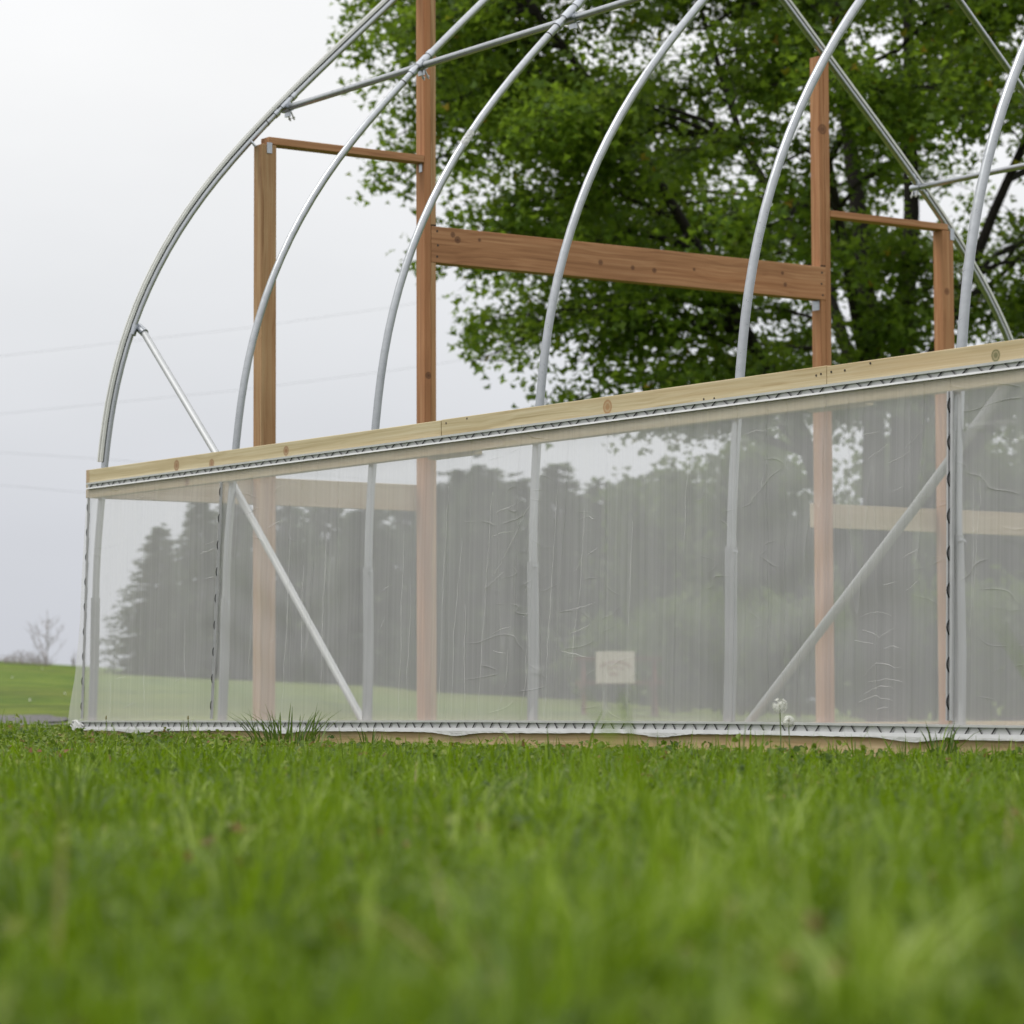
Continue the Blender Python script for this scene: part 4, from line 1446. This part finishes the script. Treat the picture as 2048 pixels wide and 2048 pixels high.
for (u, v, d, lab) in ((212, 1437, 13.6, 'thin weed stalk with a small dark head near the left corner'), (376, 1437, 13.2, 'thin bent weed stalk with a small dark head before the second hoop')):
    tip = at(u, v, d)
    gz = float(ground_z(tip))
    wk = empty('weed_stalk', (tip[0], tip[1], gz))
    hz_ = float(tip[2]) - gz
    MB().tube([(0.012, 0.0, -0.01), (0.004, 0.004, hz_ * 0.6), (0, 0, hz_)], 0.0016, 5).build('stem', M['stem'], wk, smooth=True)
    MB().tube([(0, 0, hz_ - 0.002), (0.001, 0, hz_ + 0.006), (0.002, 0, hz_ + 0.012)], 0.0045, 6, 0.002).build('seed_head', M['core'], wk, smooth=True)
    tag(wk, lab, 'weed', 'weed stalks by the bottom rail')


def make_dandelion(h, r, seed):
    g = np.random.default_rng(seed)
    root = empty('dandelion')
    MB().tube([(0, 0, -0.02), (0.004, 0.0, h * 0.5), (0, 0, h)], 0.0022, 6, 0.0016).build('stem', M['stem'], root, smooth=True)
    co = MB()
    for i in range(5):
        th0, th1 = math.pi * i / 5, math.pi * (i + 1) / 5
        for k in range(8):
            f0, f1 = 2 * math.pi * k / 8, 2 * math.pi * (k + 1) / 8
            pt = lambda t_, f_: (0.0045 * math.sin(t_) * math.cos(f_), 0.0045 * math.sin(t_) * math.sin(f_), h + 0.0045 * math.cos(t_))
            co.add([pt(th0, f0), pt(th1, f0), pt(th1, f1), pt(th0, f1)], [(0, 1, 2, 3)])
    co.build('core', M['core'], root)
    fl = MB()
    for k in range(120):
        v = g.normal(0, 1, 3)
        v /= np.linalg.norm(v)
        c = np.array([0, 0, h])
        e = c + v * r * g.uniform(0.86, 1.0)
        fl.tube([tuple(c + v * 0.004), tuple(e)], 0.00035, 3, caps=False)
        t1 = np.cross(v, [0.3, 0.5, 0.8])
        t1 /= np.linalg.norm(t1)
        t2 = np.cross(v, t1)
        for q in range(5):
            a = 6.283 * q / 5 + k
            tip = e + (t1 * math.cos(a) + t2 * math.sin(a)) * 0.006 + v * 0.002
            sd = (t1 * -math.sin(a) + t2 * math.cos(a)) * 0.0007
            fl.add([e - sd, e + sd, tip + sd * 0.5, tip - sd * 0.5], [(0, 1, 2, 3)])
    fl.build('seed_head', M['puff'], root)
    return root


dn = make_dandelion(1.0, 0.0225, 3)
dn_list = [((5.84, -0.6), 0.168, 'taller white dandelion clock in front of the right part of the film'),
           ((5.906, -0.62), 0.118, 'shorter white dandelion clock beside the taller one')]
for i, ((x, y), zt, lab) in enumerate(dn_list):
    gz = float(ground_z(np.array([x, y, 0])))
    o = make_dandelion(zt - gz, 0.0235 - 0.006 * i, 5 + i)
    o.location = (x, y, gz)
    tag(o, lab, 'dandelion', 'dandelion clocks')
bpy.data.objects.remove(dn.children[0]) if False else None
for ch in list(dn.children):
    bpy.data.objects.remove(ch)
bpy.data.objects.remove(dn)
fd = make_dandelion(0.16, 0.03, 9)
FD = [(24, 1362, 46, 'pale dandelion clock in the field near the left edge'), (84, 1340, 60, 'pale dandelion clock in the field below the small leafless tree'), (130, 1396, 36, 'pale dandelion clock in the field beside the greenhouse corner'),
      (60, 1418, 31, 'pale dandelion clock at the near edge of the left field')]
for i, (u, v, d, lab) in enumerate(FD):
    o = fd if i == 0 else copy_tree(fd)
    put(o, u, d)
    o.scale = (0.45, 0.45, 0.45)
    tag(o, lab, 'dandelion', 'dandelion clocks')
# one yellow flower low in the lawn
yp = at(1678, 1578, 7.4)
yf = empty('buttercup', (yp[0], yp[1], float(ground_z(yp))))
tag(yf, 'tiny yellow flower in the lawn below the dandelion clocks', 'flower')
hz = float(yp[2]) - yf.location.z
MB().tube([(0, 0, -0.01), (0, 0, hz)], 0.0015, 5).build('stem', M['stem'], yf)
pt = MB()
for k in range(9):
    a = 6.283 * k / 9
    pt.add([(0, 0, hz), (0.007 * math.cos(a - .3), 0.007 * math.sin(a - .3), hz + .003), (0.012 * math.cos(a), 0.012 * math.sin(a), hz + .006), (0.007 * math.cos(a + .3), 0.007 * math.sin(a + .3), hz + .003)], [(0, 1, 2, 3)])
pt.build('petal', M['yellow'], yf)

# ------------------------------------------------------------------ light
w = bpy.data.worlds.new('World')
S.world = w
w.use_nodes = True
nt = w.node_tree
nt.nodes.clear()
wo = nt.nodes.new('ShaderNodeOutputWorld')
bg = nt.nodes.new('ShaderNodeBackground')
bg.inputs['Strength'].default_value = 0.1
sky = nt.nodes.new('ShaderNodeTexSky')
sky.sky_type = 'NISHITA'
sky.sun_disc = False
SUN_DIR = Vector((-0.30, -0.62, 1.0)).normalized()
sky.sun_elevation = math.asin(SUN_DIR.z)
sky.sun_rotation = math.atan2(SUN_DIR.x, SUN_DIR.y)
sky.dust_density = 4.0
tc = nt.nodes.new('ShaderNodeTexCoord')
sx = nt.nodes.new('ShaderNodeSeparateXYZ')
nt.links.new(tc.outputs['Generated'], sx.inputs[0])
rp = nt.nodes.new('ShaderNodeValToRGB')
nt.links.new(sx.outputs[2], rp.inputs[0])
stops = [(0.0, (6.3, 6.5, 7.05)), (0.06, (7.0, 7.2, 7.7)), (0.13, (8.5, 8.65, 8.9)), (0.20, (10.0, 10.05, 10.1)), (0.45, (13.0, 13.0, 13.0)), (1.0, (18.5, 18.6, 18.8))]
e = rp.color_ramp.elements
while len(e) < len(stops):
    e.new(0.5)
for el, (p, c) in zip(e, stops):
    el.position = p
    el.color = (*c, 1)
mp = nt.nodes.new('ShaderNodeMapping')
mp.inputs['Scale'].default_value = (5, 5, 13)
nt.links.new(tc.outputs['Generated'], mp.inputs[0])
nz = nt.nodes.new('ShaderNodeTexNoise')
nz.inputs['Scale'].default_value = 1.0
nz.inputs['Detail'].default_value = 4
nt.links.new(mp.outputs[0], nz.inputs['Vector'])
mr = nt.nodes.new('ShaderNodeMapRange')
mr.inputs['To Min'].default_value = 0.90
mr.inputs['To Max'].default_value = 1.10
nt.links.new(nz.outputs['Fac'], mr.inputs['Value'])
cl = nt.nodes.new('ShaderNodeVectorMath')
cl.operation = 'SCALE'
nt.links.new(rp.outputs[0], cl.inputs[0])
nt.links.new(mr.outputs[0], cl.inputs['Scale'])
hs = nt.nodes.new('ShaderNodeHueSaturation')
hs.inputs['Saturation'].default_value = 0.5
nt.links.new(sky.outputs[0], hs.inputs['Color'])
mx = nt.nodes.new('ShaderNodeMix')
mx.data_type = 'RGBA'
mx.inputs[0].default_value = 0.92                       # cloud cover over the clear sky
nt.links.new(hs.outputs[0], mx.inputs[6])
nt.links.new(cl.outputs[0], mx.inputs[7])
nt.links.new(mx.outputs[2], bg.inputs['Color'])
nt.links.new(bg.outputs[0], wo.inputs['Surface'])

sl = bpy.data.lights.new('sun', 'SUN')
sl.energy = 1.2
sl.angle = R(18)
sl.color = (1.0, 0.97, 0.92)
so = bpy.data.objects.new('sun', sl)
so.rotation_euler = SUN_DIR.to_track_quat('Z', 'Y').to_euler()
COL.objects.link(so)

# ------------------------------------------------------------------ camera and render
cd = bpy.data.cameras.new('camera')
cd.sensor_fit = 'HORIZONTAL'
cd.sensor_width = 36.0
cd.lens = F_PX / 2048 * 36.0
cd.clip_start, cd.clip_end = 0.05, 3000
cd.dof.use_dof = True
cd.dof.focus_distance = 11.7
cd.dof.aperture_fstop = cd.lens / 19.5
cam = bpy.data.objects.new('camera', cd)
Mx = Matrix(((RT[0], UP[0], -FW[0], CAM[0]), (RT[1], UP[1], -FW[1], CAM[1]), (RT[2], UP[2], -FW[2], CAM[2]), (0, 0, 0, 1)))
cam.matrix_world = Mx
COL.objects.link(cam)
S.camera = cam
S.view_settings.view_transform = 'Standard'
S.view_settings.look = 'None'
S.view_settings.exposure = 0.0
S.view_settings.gamma = 1.0
S.cycles.use_denoising = True
S.cycles.max_bounces = 8
S.cycles.transparent_max_bounces = 16
S.cycles.sample_clamp_indirect = 6
